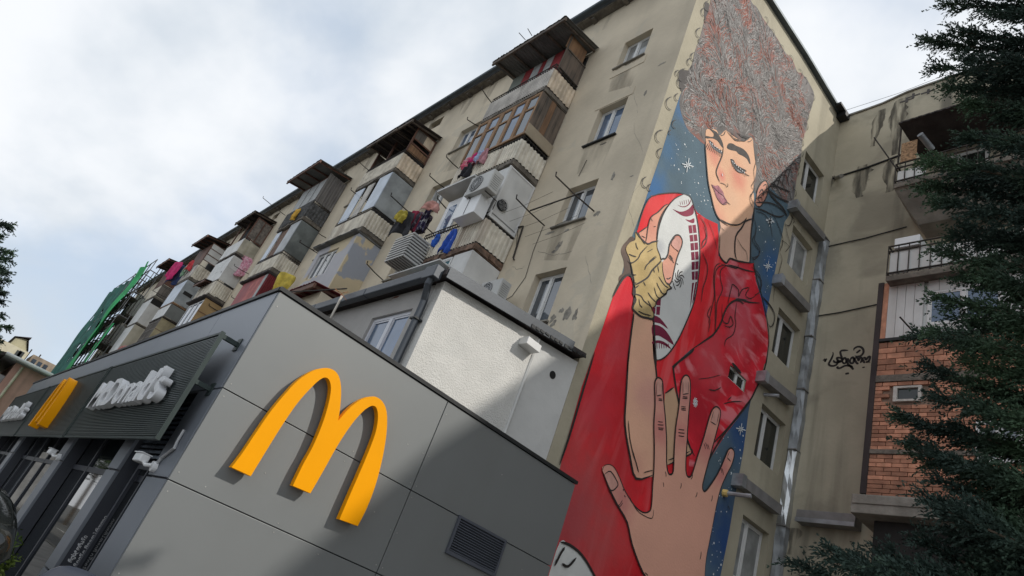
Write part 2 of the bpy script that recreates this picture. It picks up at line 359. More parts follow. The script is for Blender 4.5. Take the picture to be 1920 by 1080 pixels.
# peeled render: small hollows with torn outlines, and drips under the sills
PEEL = mat('bare_mortar', (.26, .24, .205), .95, var=.3, vs=9, bump=.6, bs=30); DRIP = mat('drip_stain', (.20, .17, .13), .95, var=.3, bump=0)
def soft_alpha(m_, sc_=(2.2, 2.2, .5), lo=.40, hi=.75, mx=.42):
    nt = m_.node_tree; b_ = nt.nodes['Principled BSDF']; tn = nt.nodes.new('ShaderNodeTexNoise'); gg = nt.nodes.new('ShaderNodeNewGeometry'); mp_ = nt.nodes.new('ShaderNodeMapping'); mp_.inputs['Scale'].default_value = sc_
    nt.links.new(gg.outputs['Position'], mp_.inputs[0]); nt.links.new(mp_.outputs[0], tn.inputs[0]); tn.inputs['Detail'].default_value = 7; tn.inputs['Scale'].default_value = 1.2
    rr = nt.nodes.new('ShaderNodeMapRange'); rr.inputs[1].default_value = lo; rr.inputs[2].default_value = hi; rr.inputs[4].default_value = mx; nt.links.new(tn.outputs[0], rr.inputs[0]); nt.links.new(rr.outputs[0], b_.inputs['Alpha'])
soft_alpha(DRIP)
def peel(pl, c, a, z, ra, rz, m=PEEL, name='peeled_patch'):
    n = 16; ph = random.uniform(0, 99); P = []
    for k in range(n):
        t = 2*math.pi*k/n; r = 1+.75*mnoise.noise(Vector((math.cos(t)*1.7, math.sin(t)*1.7, ph))); P.append((a+math.cos(t)*ra*r, z+math.sin(t)*rz*r))
    q = MB()
    if pl == 'y': q.prism(P, 1, c-.003, c+.002)
    else: q.prism(P, 0, c-.002, c+.003)
    q.build(name, m, apt)
for (u, v, a, b) in ((1063, 588, .10, .19), (1078, 590, .05, .13), (1053, 582, .07, .06), (1036, 597, .07, .10), (1037, 607, .07, .08), (1025, 608, .05, .10), (1001, 612, .18, .05), (1033, 630, .05, .04), (1080, 597, .03, .04), (1046, 463, .06, .12), (1038, 472, .07, .05), (1052, 457, .03, .08), (1030, 437, .16, .05), (1062, 432, .10, .04), (1055, 418, .2, .03), (1120, 400, .08, .08), (1130, 270, .1, .03), (1150, 330, .05, .12), (1210, 175, .04, .10), (1185, 330, .06, .02), (1000, 260, .06, .05), (1240, 120, .12, .03), (790, 400, .05, .1), (690, 460, .12, .05)):
    q_ = PY(u, v, YF); peel('y', YF, q_.x, q_.z, a, b)
for i, a, b, z0, z1 in wins:
    if i > 2: continue
    q = MB(); q.add([(a-.05, YF-.003, z0-.02), (b+.05, YF-.003, z0-.02), (b-.05, YF-.003, z0-1.2), (a+.1, YF-.003, z0-1.0)], [(0, 3, 2, 1)]); q.build('sill_stain', DRIP, apt)
for k in range(16):
    x = XW-1-k*1.9-random.uniform(0, 1); h_ = random.uniform(.6, 1.8); w_s = random.uniform(.15, .5); q = MB(); q.add([(x-w_s, YF-.003, 20.0), (x+w_s, YF-.003, 20.0), (x+w_s*.4, YF-.003, 20.0-h_), (x-w_s*.5, YF-.003, 20.0-h_)], [(0, 3, 2, 1)]); q.build('eaves_stain', DRIP, apt)
# hairline cracks
for pts in ([(1010, 470), (1040, 478), (1075, 470)], [(1180, 160), (1195, 200), (1190, 240), (1205, 290)], [(1210, 330), (1180, 380), (1190, 430)], [(960, 500), (975, 505), (985, 498)], [(1115, 430), (1100, 480), (1110, 530)]):
    P_ = cat_rom([(lambda q: (q.x, q.z))(PY(u, v, YF)) for u, v in pts], False, 6); P_ = [(a+random.uniform(-.03, .03), b+random.uniform(-.02, .02)) for a, b in P_]
    q = MB(); n_ = len(P_); q.add([(a, YF-.003, b+s*.006) for a, b in P_ for s in (-1, 1)], [(2*i, 2*i+1, 2*i+3, 2*i+2) for i in range(n_-1)]); q.build('crack', PEEL, apt)
# raised render patches round the nearest windows
for (a0, a1, z0, z1) in ((-11.3, -10.0, 14.96, 15.25), (-11.2, -10.0, 16.2, 16.5)):
    q = MB(); n = 14; pts = [(a0+(a1-a0)*k/n, z1+random.uniform(-.09, .03)) for k in range(n+1)]+[(a1, z0), (a0, z0)]
    q.prism(pts, 1, YF-.015, YF+.005); q.build('render_patch', PL_FAC, apt)
def roofz(y): return float(np.interp(y, [7.3, 8.2, 9.2, 10.6, 13, 15.86], [20.15, 20.6, 20.95, 21.3, 21.3, 21.12]))
# end wall
ew = []
ewt = [18.06, 15.1, 12.22, 9.33, 6.47, 3.62]
for t in ewt: ew.append((14.13, 15.36, t-1.38, t))
sw = (PX(1369, 684, XW), PX(1367, 710, XW), PX(1399, 711, XW))
ew.append((sw[0].y, sw[2].y, sw[1].z, sw[0].z))
mb = MB(); wall_holes(mb, 'x', XW, YF, YW, 0, 20.2, ew, .3)
ys = [YF, 8.2, 9.2, 10.6, 12, 13, 14.5, YW]
for a, b in zip(ys[:-1], ys[1:]): mb.add([(XW, a, 20.2), (XW, b, 20.2), (XW, b, roofz(b)), (XW, a, roofz(a))], [(0, 1, 2, 3)])
mb.build('wall', PL_END, apt)
for k_, h in enumerate(ew[:-1]): window(apt, 'x', XW, *h, (.42,), .17, WPVC, (GLD, GLC, GLD, GLD, GLC, GLD)[k_])
window(apt, 'x', XW, *ew[-1], (.5,), .03, WPVC, GLD, w=.045)
# roof slab, eaves and gutter
ry = [7.5, 8.2, 9.2, 10.6, 13, 15.9]
mb = MB()
for dz, yy in ((0, ry),):
    poly = [(y, roofz(y)+.02) for y in ry]+[(y, roofz(y)+.12) for y in reversed(ry)]
    mb.prism(poly, 0, XFAR-.2, XW+.16)
mb.build('roof', ROOFM, apt)
mb = MB(); mb.box(XFAR, 7.6, 20.02, XW+.02, 7.868, 20.13); mb.build('cornice', CONC, apt)
mb = MB()
for k in range(47):
    x = XW-.3-k*1.32
    mb.box(x-.07, 7.66, 19.93, x+.07, 7.868, 20.018)
mb.build('cornice_brackets', CONC, apt, kind='stuff')
mb = MB()
for k in range(10):
    x1 = XW+.1-k*6.02; mb.tube([(x1, 7.45, 20.14+.02*math.sin(k*2)), (x1-6, 7.45, 20.14+.02*math.sin(k*2+2))], .085, 8)
mb.build('gutter', ROOFM, apt)
mb = MB(); mb.box(XW-.4, 15.55, 20.92, XW+.32, 15.845, 21.1); mb.box(XW+.1, 15.2, 21.11, XW+.3, 15.84, 21.2); mb.build('gutter_end', BLACKM, apt)

# ------------------------------------------------------------------ mural
LAY = .0016
def W2(cr, pts): return [(lambda q: (q.y, q.z))(PX(*cr(*p), XW)) for p in pts]
def shape2(name, polys, layer, m, parent, smooth=True, sub=4, curve=True, hole=None):
    """painted shape: closed outlines in wall coordinates (y,z), a skin LAY thick per layer"""
    vs, fs = [], []
    x = XW+LAY*layer
    for poly in polys:
        p = cat_rom(poly, True, sub) if curve else poly
        tri = tessellate_polygon([[Vector((a, b, 0)) for a, b in p]]+([[Vector((a, b, 0)) for a, b in hole]] if hole else [])); n = len(vs)
        p = list(p)+list(hole or [])
        vs += [(x, a, b) for a, b in p]
        for t in tri:
            A, B, C = (p[t[0]], p[t[1]], p[t[2]])
            cr = (B[0]-A[0])*(C[1]-A[1])-(B[1]-A[1])*(C[0]-A[0])
            fs.append(tuple(n+k for k in (t if cr > 0 else (t[0], t[2], t[1]))))
    mb = MB(); mb.v = vs; mb.f = fs
    return mb.build(name, m, parent)
def ribbons(lines, x):
    """lines: list of ((y,z)..., width, taper)"""
    vs, fs = [], []
    for P, wd, tp in lines:
        n = len(P); b = len(vs)
        for i, p in enumerate(P):
            a, c = P[max(0, i-1)], P[min(n-1, i+1)]; dx, dz = c[0]-a[0], c[1]-a[1]; l = math.hypot(dx, dz) or 1
            t = i/(n-1); k = wd/2*((min(1, min(t, 1-t)*5+.25)) if tp else 1)
            vs += [(x, p[0]-dz/l*k, p[1]+dx/l*k), (x, p[0]+dz/l*k, p[1]-dx/l*k)]
        fs += [(b+2*i, b+2*i+1, b+2*i+3, b+2*i+2) for i in range(n-1)]
    mb = MB(); mb.v = vs; mb.f = fs; return mb
INKW = .52
def strokes(name, items, layer, m, parent, sub=4, join=False):
    """items: (crop, points, width_m)"""
    Ls = [(cat_rom(W2(c, p), False, sub), max(.016, wd*INKW), True) for c, p, wd in items]
    if join: return ribbons(Ls, XW+LAY*layer).build(name, m, parent)
    for k, l_ in enumerate(Ls): ribbons([l_], XW+LAY*(layer+(k % 5)*.12)).build(name, m, parent)

P_BLUE = paint('mural_blue', (.10, .155, .195), [(PX(*cA(230, 700), XW), .8, (.05, .16, .33), .5), (PX(*cA(300, 520), XW), .7, (.05, .15, .34), .6), (PX(*cA(160, 900), XW), .9, (.04, .15, .36), .8),
                (PX(*cB(900, 500), XW), 1.1, (.03, .12, .32), .7), (PX(*cB(860, 700), XW), .8, (.03, .10, .30), .8), (PX(*cC(960, 400), XW), 1.2, (.02, .07, .22), .8), (PX(*cC(880, 900), XW), 1.4, (.015, .06, .22), .8)], vs=.6, var=.18)
INK = mat('black_paint', (.022, .017, .016), .7, var=.2, bump=0); INKH = mat('dark_grey_paint', (.075, .066, .062), .8, var=.2, bump=0)
STAR = mat('star_white_paint', (.66, .70, .72), .7, var=.05, bump=0)
SKINC = (.80, .48, .31)
def cp(c, x, y): return PX(*c(x, y), XW)
P_SKIN = paint('face_paint', SKINC, [(cp(cE, 200, 370), .5, (.70, .22, .17), .75), (cp(cE, 450, 620), .6, (.72, .24, .18), .75), (cp(cE, 280, 590), .3, (.72, .18, .17), .75), (cp(cE, 235, 1000), .6, (.72, .25, .2), .5),
                (cp(cE, 560, 500), .5, (.76, .48, .33), .6), (cp(cE, 400, 850), .5, (.78, .50, .34), .6)], var=.06, vs=1.2)
P_NECK = paint('neck_paint', (.72, .46, .34), [(cp(cB, 620, 420), .4, (.68, .4, .3), .5)], var=.08)
P_EAR = paint('ear_paint', (.68, .34, .25), [(cp(cE, 690, 800), .3, (.45, .17, .13), .6)], var=.1)
P_HAND = paint('hand_paint', (.80, .42, .31), [(cp(cC, 555, 300), 1.3, (.70, .31, .26), .6), (cp(cC, 665, 260), 1.5, (.70, .31, .26), .6), (cp(cC, 790, 420), 1.2, (.70, .31, .26), .6), (cp(cC, 870, 560), 1.0, (.70, .31, .26), .6), (cp(cC, 330, 650), 1.1, (.70, .31, .26), .6), (cp(cC, 555, 370), .55, (.60, .19, .18), .6), (cp(cC, 655, 400), .55, (.62, .20, .19), .6), (cp(cC, 775, 460), .55, (.60, .19, .18), .6), (cp(cC, 850, 570), .5, (.60, .2, .19), .6),
                (cp(cC, 370, 730), .6, (.58, .2, .19), .6), (cp(cC, 548, 200), .4, (.55, .2, .2), .5), (cp(cC, 675, 200), .4, (.55, .2, .2), .5), (cp(cC, 830, 300), .4, (.55, .2, .2), .5),
                (cp(cC, 600, 900), 1.4, (.85, .45, .33), .7)], var=.05, vs=.8)
P_ARM = paint('arm_paint', (.84, .48, .33), [(cp(cC, 500, 200), .8, (.62, .28, .28), .5), (cp(cC, 440, 560), .6, (.66, .30, .24), .5), (cp(cG, 230, 960), .6, (.72, .45, .3), .6)], var=.05)
P_GRIP = paint('gripping_hand_paint', (.76, .38, .27), [(cp(cF, 480, 560), .4, (.68, .26, .2), .5), (cp(cD, 540, 420), .3, (.62, .2, .18), .6), (cp(cD, 420, 780), .45, (.60, .30, .23), .8)], var=.08)
RED = (.74, .026, .036)
P_RED = paint('red_jersey_paint', RED, [(cp(cB, 250, 150), .9, (.80, .08, .08), .9), (cp(cB, 530, 330), .5, (.72, .09, .10), .8), (cp(cC, 250, 250), 1.1, (.62, .05, .07), .7), (cp(cC, 180, 640), 1.6, (.46, .09, .09), .75), (cp(cC, 120, 800), 1.2, (.42, .08, .09), .8), (cp(cC, 420, 500), 1.4, (.56, .03, .04), .8),
                (cp(cB, 60, 700), .8, (.60, .03, .05), .7), (cp(cB, 30, 950), .9, (.62, .07, .09), .7), (cp(cC, 300, 900), 1.2, (.50, .10, .10), .7)], vs=.7, var=.22, streaky=((1.7, 1.7, .3), (.78, .17, .18), .5, .5))
P_SLEEVE = paint('red_sleeve_paint', (.68, .024, .042), [(cp(cB, 690, 640), .9, (.42, .12, .16), .7), (cp(cB, 740, 760), .8, (.58, .08, .11), .8), (cp(cB, 700, 860), .9, (.62, .12, .15), .8), (cp(cB, 560, 900), .8, (.60, .06, .08), .7), (cp(cC, 800, 60), 1.1, (.58, .08, .10), .8), (cp(cC, 760, 300), 1.0, (.40, .015, .03), .8),
                (cp(cB, 730, 500), .5, (.56, .05, .07), .8)], vs=1.0, var=.25, streaky=((1.0, 1.0, 2.2), (.80, .28, .31), .7, .5))
P_BALL = paint('ball_white_paint', (.70, .71, .69), [(cp(cB, 400, 560), .9, (.66, .66, .65), .6), (cp(cB, 260, 370), .3, (.40, .41, .44), .6)], var=.06, vs=1.4)
P_MAR = paint('maroon_paint', (.20, .022, .055), [(cp(cB, 440, 270), .8, (.32, .07, .10), .7), (cp(cB, 420, 190), .6, (.34, .07, .11), .7)], var=.1)
P_WRAP = paint('bandage_paint', (.56, .42, .20), [(cp(cG, 200, 150), .45, (.58, .44, .22), .7), (cp(cG, 300, 400), .4, (.40, .29, .12), .6), (cp(cG, 330, 620), .5, (.37, .27, .11), .6)], var=.15, vs=2.5)
P_LIP = paint('lip_paint', (.42, .18, .21), [(cp(cE, 290, 800), .12, (.66, .38, .38), .8)], var=.3, vs=8)
P_BROWN = mat('umber_wash', (.15, .105, .085), .85, var=.3, vs=2, bump=.1)
P_CREAM = mat('cream_paint', (.63, .40, .25), .8, var=.05)
# hair: grey with reddish locks and light curls
HAIR = mat('hair_paint', (.17, .155, .148), .85, var=.3, vs=1.6, bump=.1, spots=.8, spotc=(.32, .115, .085), spots_s=1.3)

BL = [(cA, [(297, 455), (255, 580), (205, 740), (160, 870), (125, 975), (60, 1150)]), (cC, [(-120, 1500), (780, 1500), (815, 1300), (850, 1080), (890, 880), (920, 700), (960, 480), (985, 290), (1000, 215)]),
      (cB, [(858, 760), (890, 600), (930, 400), (962, 230)]), (cA, [(820, 1040), (840, 940), (880, 720), (600, 400)])]
h_ = ew[-1]; WHOLE = [(h_[0], h_[2]), (h_[0], h_[3]), (h_[1], h_[3]), (h_[1], h_[2])]
mural = shape2('mural', [sum([W2(c, p) for c, p in BL], [])], 2, P_BLUE, apt, curve=False, hole=WHOLE)
shape2('hair', [W2(cA, [(470, -90), (440, 20), (420, 70), (402, 140), (385, 200), (366, 250), (352, 310), (322, 360), (318, 400), (300, 450), (292, 500), (305, 560), (330, 620), (370, 660), (420, 700), (500, 720), (640, 800), (655, 930), (730, 905), (790, 965), (835, 985),
                (852, 900), (862, 830), (880, 740), (884, 680), (905, 620), (912, 570), (932, 510), (941, 455), (925, 415), (905, 380), (880, 352), (860, 345), (835, 285), (800, 250), (770, 195), (740, 150), (700, 95), (665, 35), (640, 10), (600, -90)])], 3, HAIR, mural)
shape2('jersey', [sum([W2(cB, [(213, 80), (330, 65), (385, 72), (430, 100), (470, 175), (520, 210), (585, 240), (590, 300), (590, 420), (640, 450), (790, 460), (800, 560), (700, 640), (560, 870), (430, 950), (330, 1040)]),
                       W2(cC, [(640, 180), (620, 330), (800, 470), (770, 530), (735, 640), (520, 800), (440, 900), (520, 1140), (640, 1500), (-150, 1500), (-60, 1050), (20, 800), (90, 500), (180, 170)]),
                       W2(cB, [(-60, 820), (0, 640), (40, 560), (70, 530), (105, 545), (115, 700), (140, 560), (130, 290), (160, 170)])], [])], 4, P_RED, mural, curve=False)
shape2('sleeve', [sum([W2(cB, [(450, 940), (560, 860), (610, 790), (640, 700), (680, 665), (790, 670), (560, 640), (590, 480), (640, 455), (650, 435), (700, 450), (775, 458), (785, 490), (800, 560), (830, 660), (860, 790), (872, 900), (855, 1020)]),
                       W2(cC, [(1060, 60), (1045, 120), (1000, 215), (940, 310), (870, 400), (790, 530), (730, 640), (690, 620), (700, 500), (690, 440), (645, 240), (622, 80), (660, 35), (705, 0)])], [])], 6, P_SLEEVE, mural, curve=False, hole=WHOLE)
shape2('neck', [W2(cB, [(598, 190), (602, 255), (592, 310), (592, 395), (612, 435), (632, 458), (655, 432), (700, 448), (757, 460), (765, 400), (770, 300), (778, 200), (788, 140), (700, 170)])], 6, P_NECK, mural, sub=3)
shape2('face', [W2(cE, [(125, 132), (122, 240), (116, 300), (122, 400), (134, 560), (148, 680), (175, 800), (203, 920), (240, 1010), (290, 1062), (345, 1100), (440, 1115), (500, 1080), (560, 1020), (598, 960), (612, 850), (604, 720), (620, 620), (634, 520), (620, 430), (608, 330), (600, 235), (575, 205), (540, 235), (480, 235), (400, 190), (330, 135), (300, 150), (260, 185), (230, 130), (170, 120)])], 7, P_SKIN, mural, sub=3)
shape2('ear', [W2(cE, [(632, 830), (640, 750), (665, 690), (700, 650), (730, 643), (748, 680), (750, 740), (735, 800), (705, 860), (670, 905), (640, 895), (625, 860)])], 8, P_EAR, mural, sub=3)
shape2('arm', [sum([W2(cB, [(112, 720), (225, 770), (232, 900), (240, 1040)]), W2(cC, [(530, 40), (545, 200), (545, 380), (530, 600), (440, 612), (410, 520), (388, 350), (388, 240), (400, 60)]), W2(cB, [(75, 1050), (95, 850)])], [])], 8, P_ARM, mural, curve=False)
shape2('elbow', [W2(cC, [(580, 200), (625, 172), (650, 260), (680, 420), (705, 470), (705, 490), (590, 545), (575, 400)])], 7, P_CREAM, mural, curve=False)
shape2('ball', [W2(cB, [(395, 73), (430, 90), (452, 150), (472, 240), (482, 350), (482, 450), (472, 560), (452, 670), (420, 760), (370, 870), (325, 945), (285, 990), (250, 1005), (225, 1000), (218, 900), (222, 760), (235, 660), (245, 500), (240, 360), (250, 270), (285, 170), (340, 100)])], 8, P_BALL, mural, sub=3)
mar = [W2(cF, x) for x in ([(745, 352), (830, 385), (900, 375), (960, 340), (1000, 295), (1012, 400), (960, 440), (890, 445), (820, 410)], [(905, 482), (960, 492), (1015, 470), (1015, 528), (960, 520)], [(805, 298), (860, 318), (910, 312), (950, 280), (970, 235), (972, 262), (950, 300), (900, 328), (850, 325)])]
mar += [W2(cB, x) for x in ([(218, 755), (260, 770), (305, 830), (260, 800), (218, 790)], [(216, 810), (260, 815), (300, 850), (338, 920), (290, 890), (250, 868), (218, 868)], [(218, 900), (260, 895), (300, 915), (322, 945), (290, 925), (250, 910), (218, 915)])]
for q_ in mar: shape2('ball_stripe', [q_], 9, P_MAR, mural, sub=3)
# chequered band on the ball
qs = []
lx = [(418, 245), (425, 300), (430, 345), (434, 395), (437, 450), (438, 505), (440, 560)]
rx = [(460, 240), (467, 295), (472, 340), (475, 390), (477, 445), (475, 500), (470, 560)]
for i in range(6):
    for k in range(2):
        a, b, c, d = lx[i], rx[i], rx[i+1], lx[i+1]
        def lp(p, q, t): return (p[0]+(q[0]-p[0])*t, p[1]+(q[1]-p[1])*t)
        t0, t1 = (.0, .46) if k == 0 else (.54, 1.0)
        A, B = lp(a, b, t0), lp(a, b, t1); C, D_ = lp(d, c, t1), lp(d, c, t0)
        qs.append(W2(cB, [lp(A, D_, .08), lp(B, C, .08), lp(B, C, .9), lp(A, D_, .9)]))
qs += [W2(cB, [(440, 572), (452, 570), (436, 680), (428, 720)]), W2(cB, [(458, 568), (468, 566), (452, 660), (440, 690)]), W2(cG, [(485, 740), (530, 715), (525, 800), (480, 795)]), W2(cG, [(480, 808), (522, 808), (515, 905), (475, 900)]), W2(cG, [(440, 840), (470, 815), (465, 890), (440, 885)])]
for q_ in qs: shape2('ball_check', [q_], 9, P_MAR, mural, curve=False)
teeth = [(cF, [(835+i*26, 255-i*8), (848+i*26, 300-i*4+(-8 if i > 3 else 4))], .035) for i in range(5)]+[(cB, [(228+i*13, 906-(2 if i < 5 else -i)), (230+i*13, 945-i*1)], .05) for i in range(7)]
strokes('ball_tick', teeth, 9, P_MAR, mural)
# spiral emblem on the ball and on the sleeve
def swirl(c, cx, cy, r, n=7, wd=.05, tw=1.5, asp=.55):
    it = []
    for k in range(n):
        a0 = 2*math.pi*k/n; it.append((c, [(cx+math.cos(a0+tw*t)*r*t*asp, cy+math.sin(a0+tw*t)*r*t) for t in (.12, .4, .7, 1.)], wd))
    return it
strokes('swirl_emblem', swirl(cB, 368, 548, 52, 8, .055)+[(cB, [(330, 560), (338, 590), (348, 612)], .05), (cB, [(352, 462), (362, 470)], .05)], 10, INK, mural, join=True)
strokes('swirl_emblem', swirl(cC, 727, 243, 24, 8, .05, asp=.5), 8, STAR, mural, join=True)
# fingers holding the ball, bandage
for q_ in [W2(cF, [(470, 455), (560, 390), (640, 310), (690, 295), (640, 370), (590, 460), (560, 560), (545, 680), (540, 770), (480, 800), (400, 790), (415, 690), (430, 580)]), W2(cF, [(315, 650), (430, 570), (420, 680), (405, 770), (350, 730)])]: shape2('finger', [q_], 9, P_GRIP, mural, curve=False)
shape2('thumb', [W2(cG, [(680, 20), (715, 5), (745, 20), (768, 70), (760, 130), (735, 190), (700, 290), (670, 430), (650, 520), (620, 560), (580, 530), (550, 420), (545, 320), (580, 270), (610, 210), (625, 110)])], 11, P_GRIP, mural)
shape2('shadow_wash', [W2(cG, [(200, 20), (240, 60), (150, 140), (180, 300), (200, 450), (150, 465), (100, 480), (70, 560), (60, 480), (110, 420), (115, 300), (85, 200), (100, 130), (150, 70)])], 3, P_BROWN, mural)
shape2('bandage', [W2(cG, [(245, -30), (290, 30), (375, 105), (430, 85), (490, 78), (485, 150), (515, 230), (530, 290), (548, 320), (560, 420), (600, 540), (635, 590), (600, 625), (585, 665), (540, 700), (480, 745), (465, 800), (420, 830), (450, 900), (430, 950), (380, 940), (300, 920), (220, 850), (215, 800), (245, 730), (215, 665), (225, 560), (210, 440), (185, 310), (170, 250), (135, 160), (180, 90), (240, 60)])], 10, P_WRAP, mural, sub=3)
# big open hand at the bottom
shape2('hand', [W2(cC, [(275, 570), (285, 548), (310, 542), (335, 560), (360, 610), (385, 670), (430, 740), (470, 772), (500, 768), (512, 740), (518, 640), (524, 560), (526, 450), (524, 350), (530, 250), (528, 160), (535, 130), (550, 125), (566, 145), (570, 220), (580, 330), (585, 430), (585, 530), (592, 580), (605, 590), (618, 570), (622, 470), (630, 360), (645, 260), (655, 150), (668, 118), (684, 113), (698, 135), (700, 200), (690, 320), (684, 430), (678, 530), (680, 585), (692, 602), (708, 588), (735, 500), (765, 410), (790, 320), (808, 275), (828, 264), (845, 285), (840, 330), (822, 400), (795, 500), (768, 600), (758, 650), (768, 672), (790, 650), (835, 580), (870, 500), (885, 468), (902, 465), (912, 490), (900, 540), (870, 600), (845, 660), (825, 740), (808, 830), (790, 920), (775, 1000), (768, 1100), (760, 1500), (640, 1500), (520, 1140), (470, 1060), (420, 930), (395, 820), (350, 740), (310, 660)])], 18, P_HAND, mural, sub=2)
def nail(c, pts): return W2(c, pts)
NAILS = [nail(cC, [(285, 590), (315, 572), (348, 630), (342, 655), (318, 668), (298, 630)]), nail(cC, [(538, 145), (550, 136), (562, 150), (562, 205), (540, 210)]), nail(cC, [(664, 140), (680, 128), (692, 145), (690, 200), (666, 205)]), nail(cC, [(800, 330), (812, 285), (828, 275), (838, 290), (826, 350)]), nail(cC, [(878, 505), (888, 480), (902, 473), (907, 490), (895, 525)]),
                      nail(cG, [(640, 115), (672, 50), (710, 25), (745, 60), (750, 110), (722, 185)])]
for q_ in NAILS: shape2('fingernail', [q_], 19, paint('nail_paint', (.66, .36, .30), [], var=.1, vs=5), mural, sub=2)
# white shape at the lower left (a second figure's cap)
shape2('white_shape', [W2(cC, [(20, 1080), (75, 915), (120, 930), (180, 980), (230, 1050), (290, 1180), (330, 1500), (-100, 1500), (-20, 1200)])], 6, P_BALL, mural, sub=3)

ws, wm_, wl = .05, .07, .095
lines = []
# outlines of body shapes
lines += [(cC, [(240, 0), (180, 200), (120, 400), (70, 545)], wl), (cC, [(405, 0), (398, 100), (390, 240), (386, 350), (410, 500), (440, 610), (522, 592)], wl), (cC, [(402, 330), (410, 420), (432, 520)], ws), (cC, [(418, 460), (440, 535), (452, 580)], ws),
          (cC, [(524, 0), (538, 100), (545, 200)], wl), (cC, [(705, 0), (660, 35), (625, 70), (622, 100), (645, 240), (690, 430), (722, 500)], wl), (cC, [(622, 170), (580, 200)], wm_), (cC, [(590, 545), (705, 490), (705, 465)], wm_), (cC, [(595, 520), (640, 505), (700, 478)], ws),
          (cC, [(1075, 0), (1060, 80), (1000, 215), (940, 300), (860, 400), (790, 520), (735, 640)], wl), (cC, [(1000, 215), (900, 345), (800, 450), (740, 490)], wm_), (cC, [(75, 915), (120, 930), (180, 980), (240, 1080), (290, 1200)], wl)]
HO = [(275, 570), (285, 548), (310, 542), (335, 560), (360, 610), (385, 670), (430, 740), (470, 772), (500, 768), (512, 740), (518, 640), (524, 560), (526, 450), (524, 350), (530, 250), (528, 160), (535, 130), (550, 125), (566, 145), (570, 220), (580, 330), (585, 430), (585, 530), (592, 580), (605, 590), (618, 570), (622, 470), (630, 360), (645, 260), (655, 150), (668, 118), (684, 113), (698, 135), (700, 200), (690, 320), (684, 430), (678, 530), (680, 585), (692, 602), (708, 588), (735, 500), (765, 410), (790, 320), (808, 275), (828, 264), (845, 285), (840, 330), (822, 400), (795, 500), (768, 600), (758, 650), (768, 672), (790, 650), (835, 580), (870, 500), (885, 468), (902, 465), (912, 490), (900, 540), (870, 600), (845, 660), (825, 740), (808, 830), (790, 920), (775, 1000), (768, 1100), (760, 1300)]
bodylines = lines; lines = []
lines += [(cC, HO, wm_), (cC, [(275, 570), (310, 660), (350, 740), (395, 820), (420, 930), (470, 1060), (520, 1140), (600, 1400)], wm_),
          (cC, [(285, 592), (298, 630), (318, 668), (345, 650), (348, 628), (315, 575), (285, 590)], ws), (cC, [(335, 722), (355, 738), (372, 712)], .03), (cC, [(340, 730), (358, 745), (374, 725)], .03), (cC, [(536, 212), (562, 207)], ws), (cC, [(536, 210), (538, 145)], .03), (cC, [(563, 205), (563, 150)], .03), (cC, [(662, 205), (692, 200)], ws), (cC, [(664, 203), (664, 140)], .03), (cC, [(692, 200), (692, 145)], .03), (cC, [(796, 335), (824, 352)], ws), (cC, [(800, 330), (812, 285)], .03), (cC, [(826, 350), (838, 292)], .03), (cC, [(876, 508), (895, 528)], ws), (cC, [(878, 505), (888, 480)], .03)]
for (x, y, dx, dy) in ((543, 335, 24, 3), (541, 350, 30, 2), (543, 365, 28, 2), (545, 372, 24, 3), (545, 232, 20, 2), (546, 225, 18, 2), (642, 372, 28, 4), (640, 388, 32, 3), (642, 403, 28, 4), (655, 262, 22, 3), (653, 270, 26, 4), (655, 278, 24, 3), (660, 222, 26, 2), (662, 215, 24, 2), (764, 440, 8, 28), (772, 436, 10, 32), (782, 445, 8, 26), (845, 555, 6, 30), (852, 560, 6, 34), (568, 628, 2, 22), (655, 630, -4, 28), (732, 675, -8, 25), (805, 690, -5, 30), (745, 1000, 6, -40), (380, 690, 5, 10), (374, 660, 2, 8), (880, 740, 8, 20), (480, 1062, 14, 14), (710, 590, -8, 24), (578, 575, 4, 26)):
    lines.append((cC, [(x, y), (x+dx*.5+2, y+dy*.5+1), (x+dx, y+dy)], .04))
lines += [(cC, [(95, 940), (75, 970), (45, 1030)], .09), (cC, [(80, 1018), (110, 1032), (150, 990)], .09), (cC, [(475, 582), (495, 575), (518, 570)], .04)]
lines += [(cC, [(402, 690), (440, 760), (480, 790), (515, 800), (522, 760)], .035)]
handlines = lines; lines = bodylines
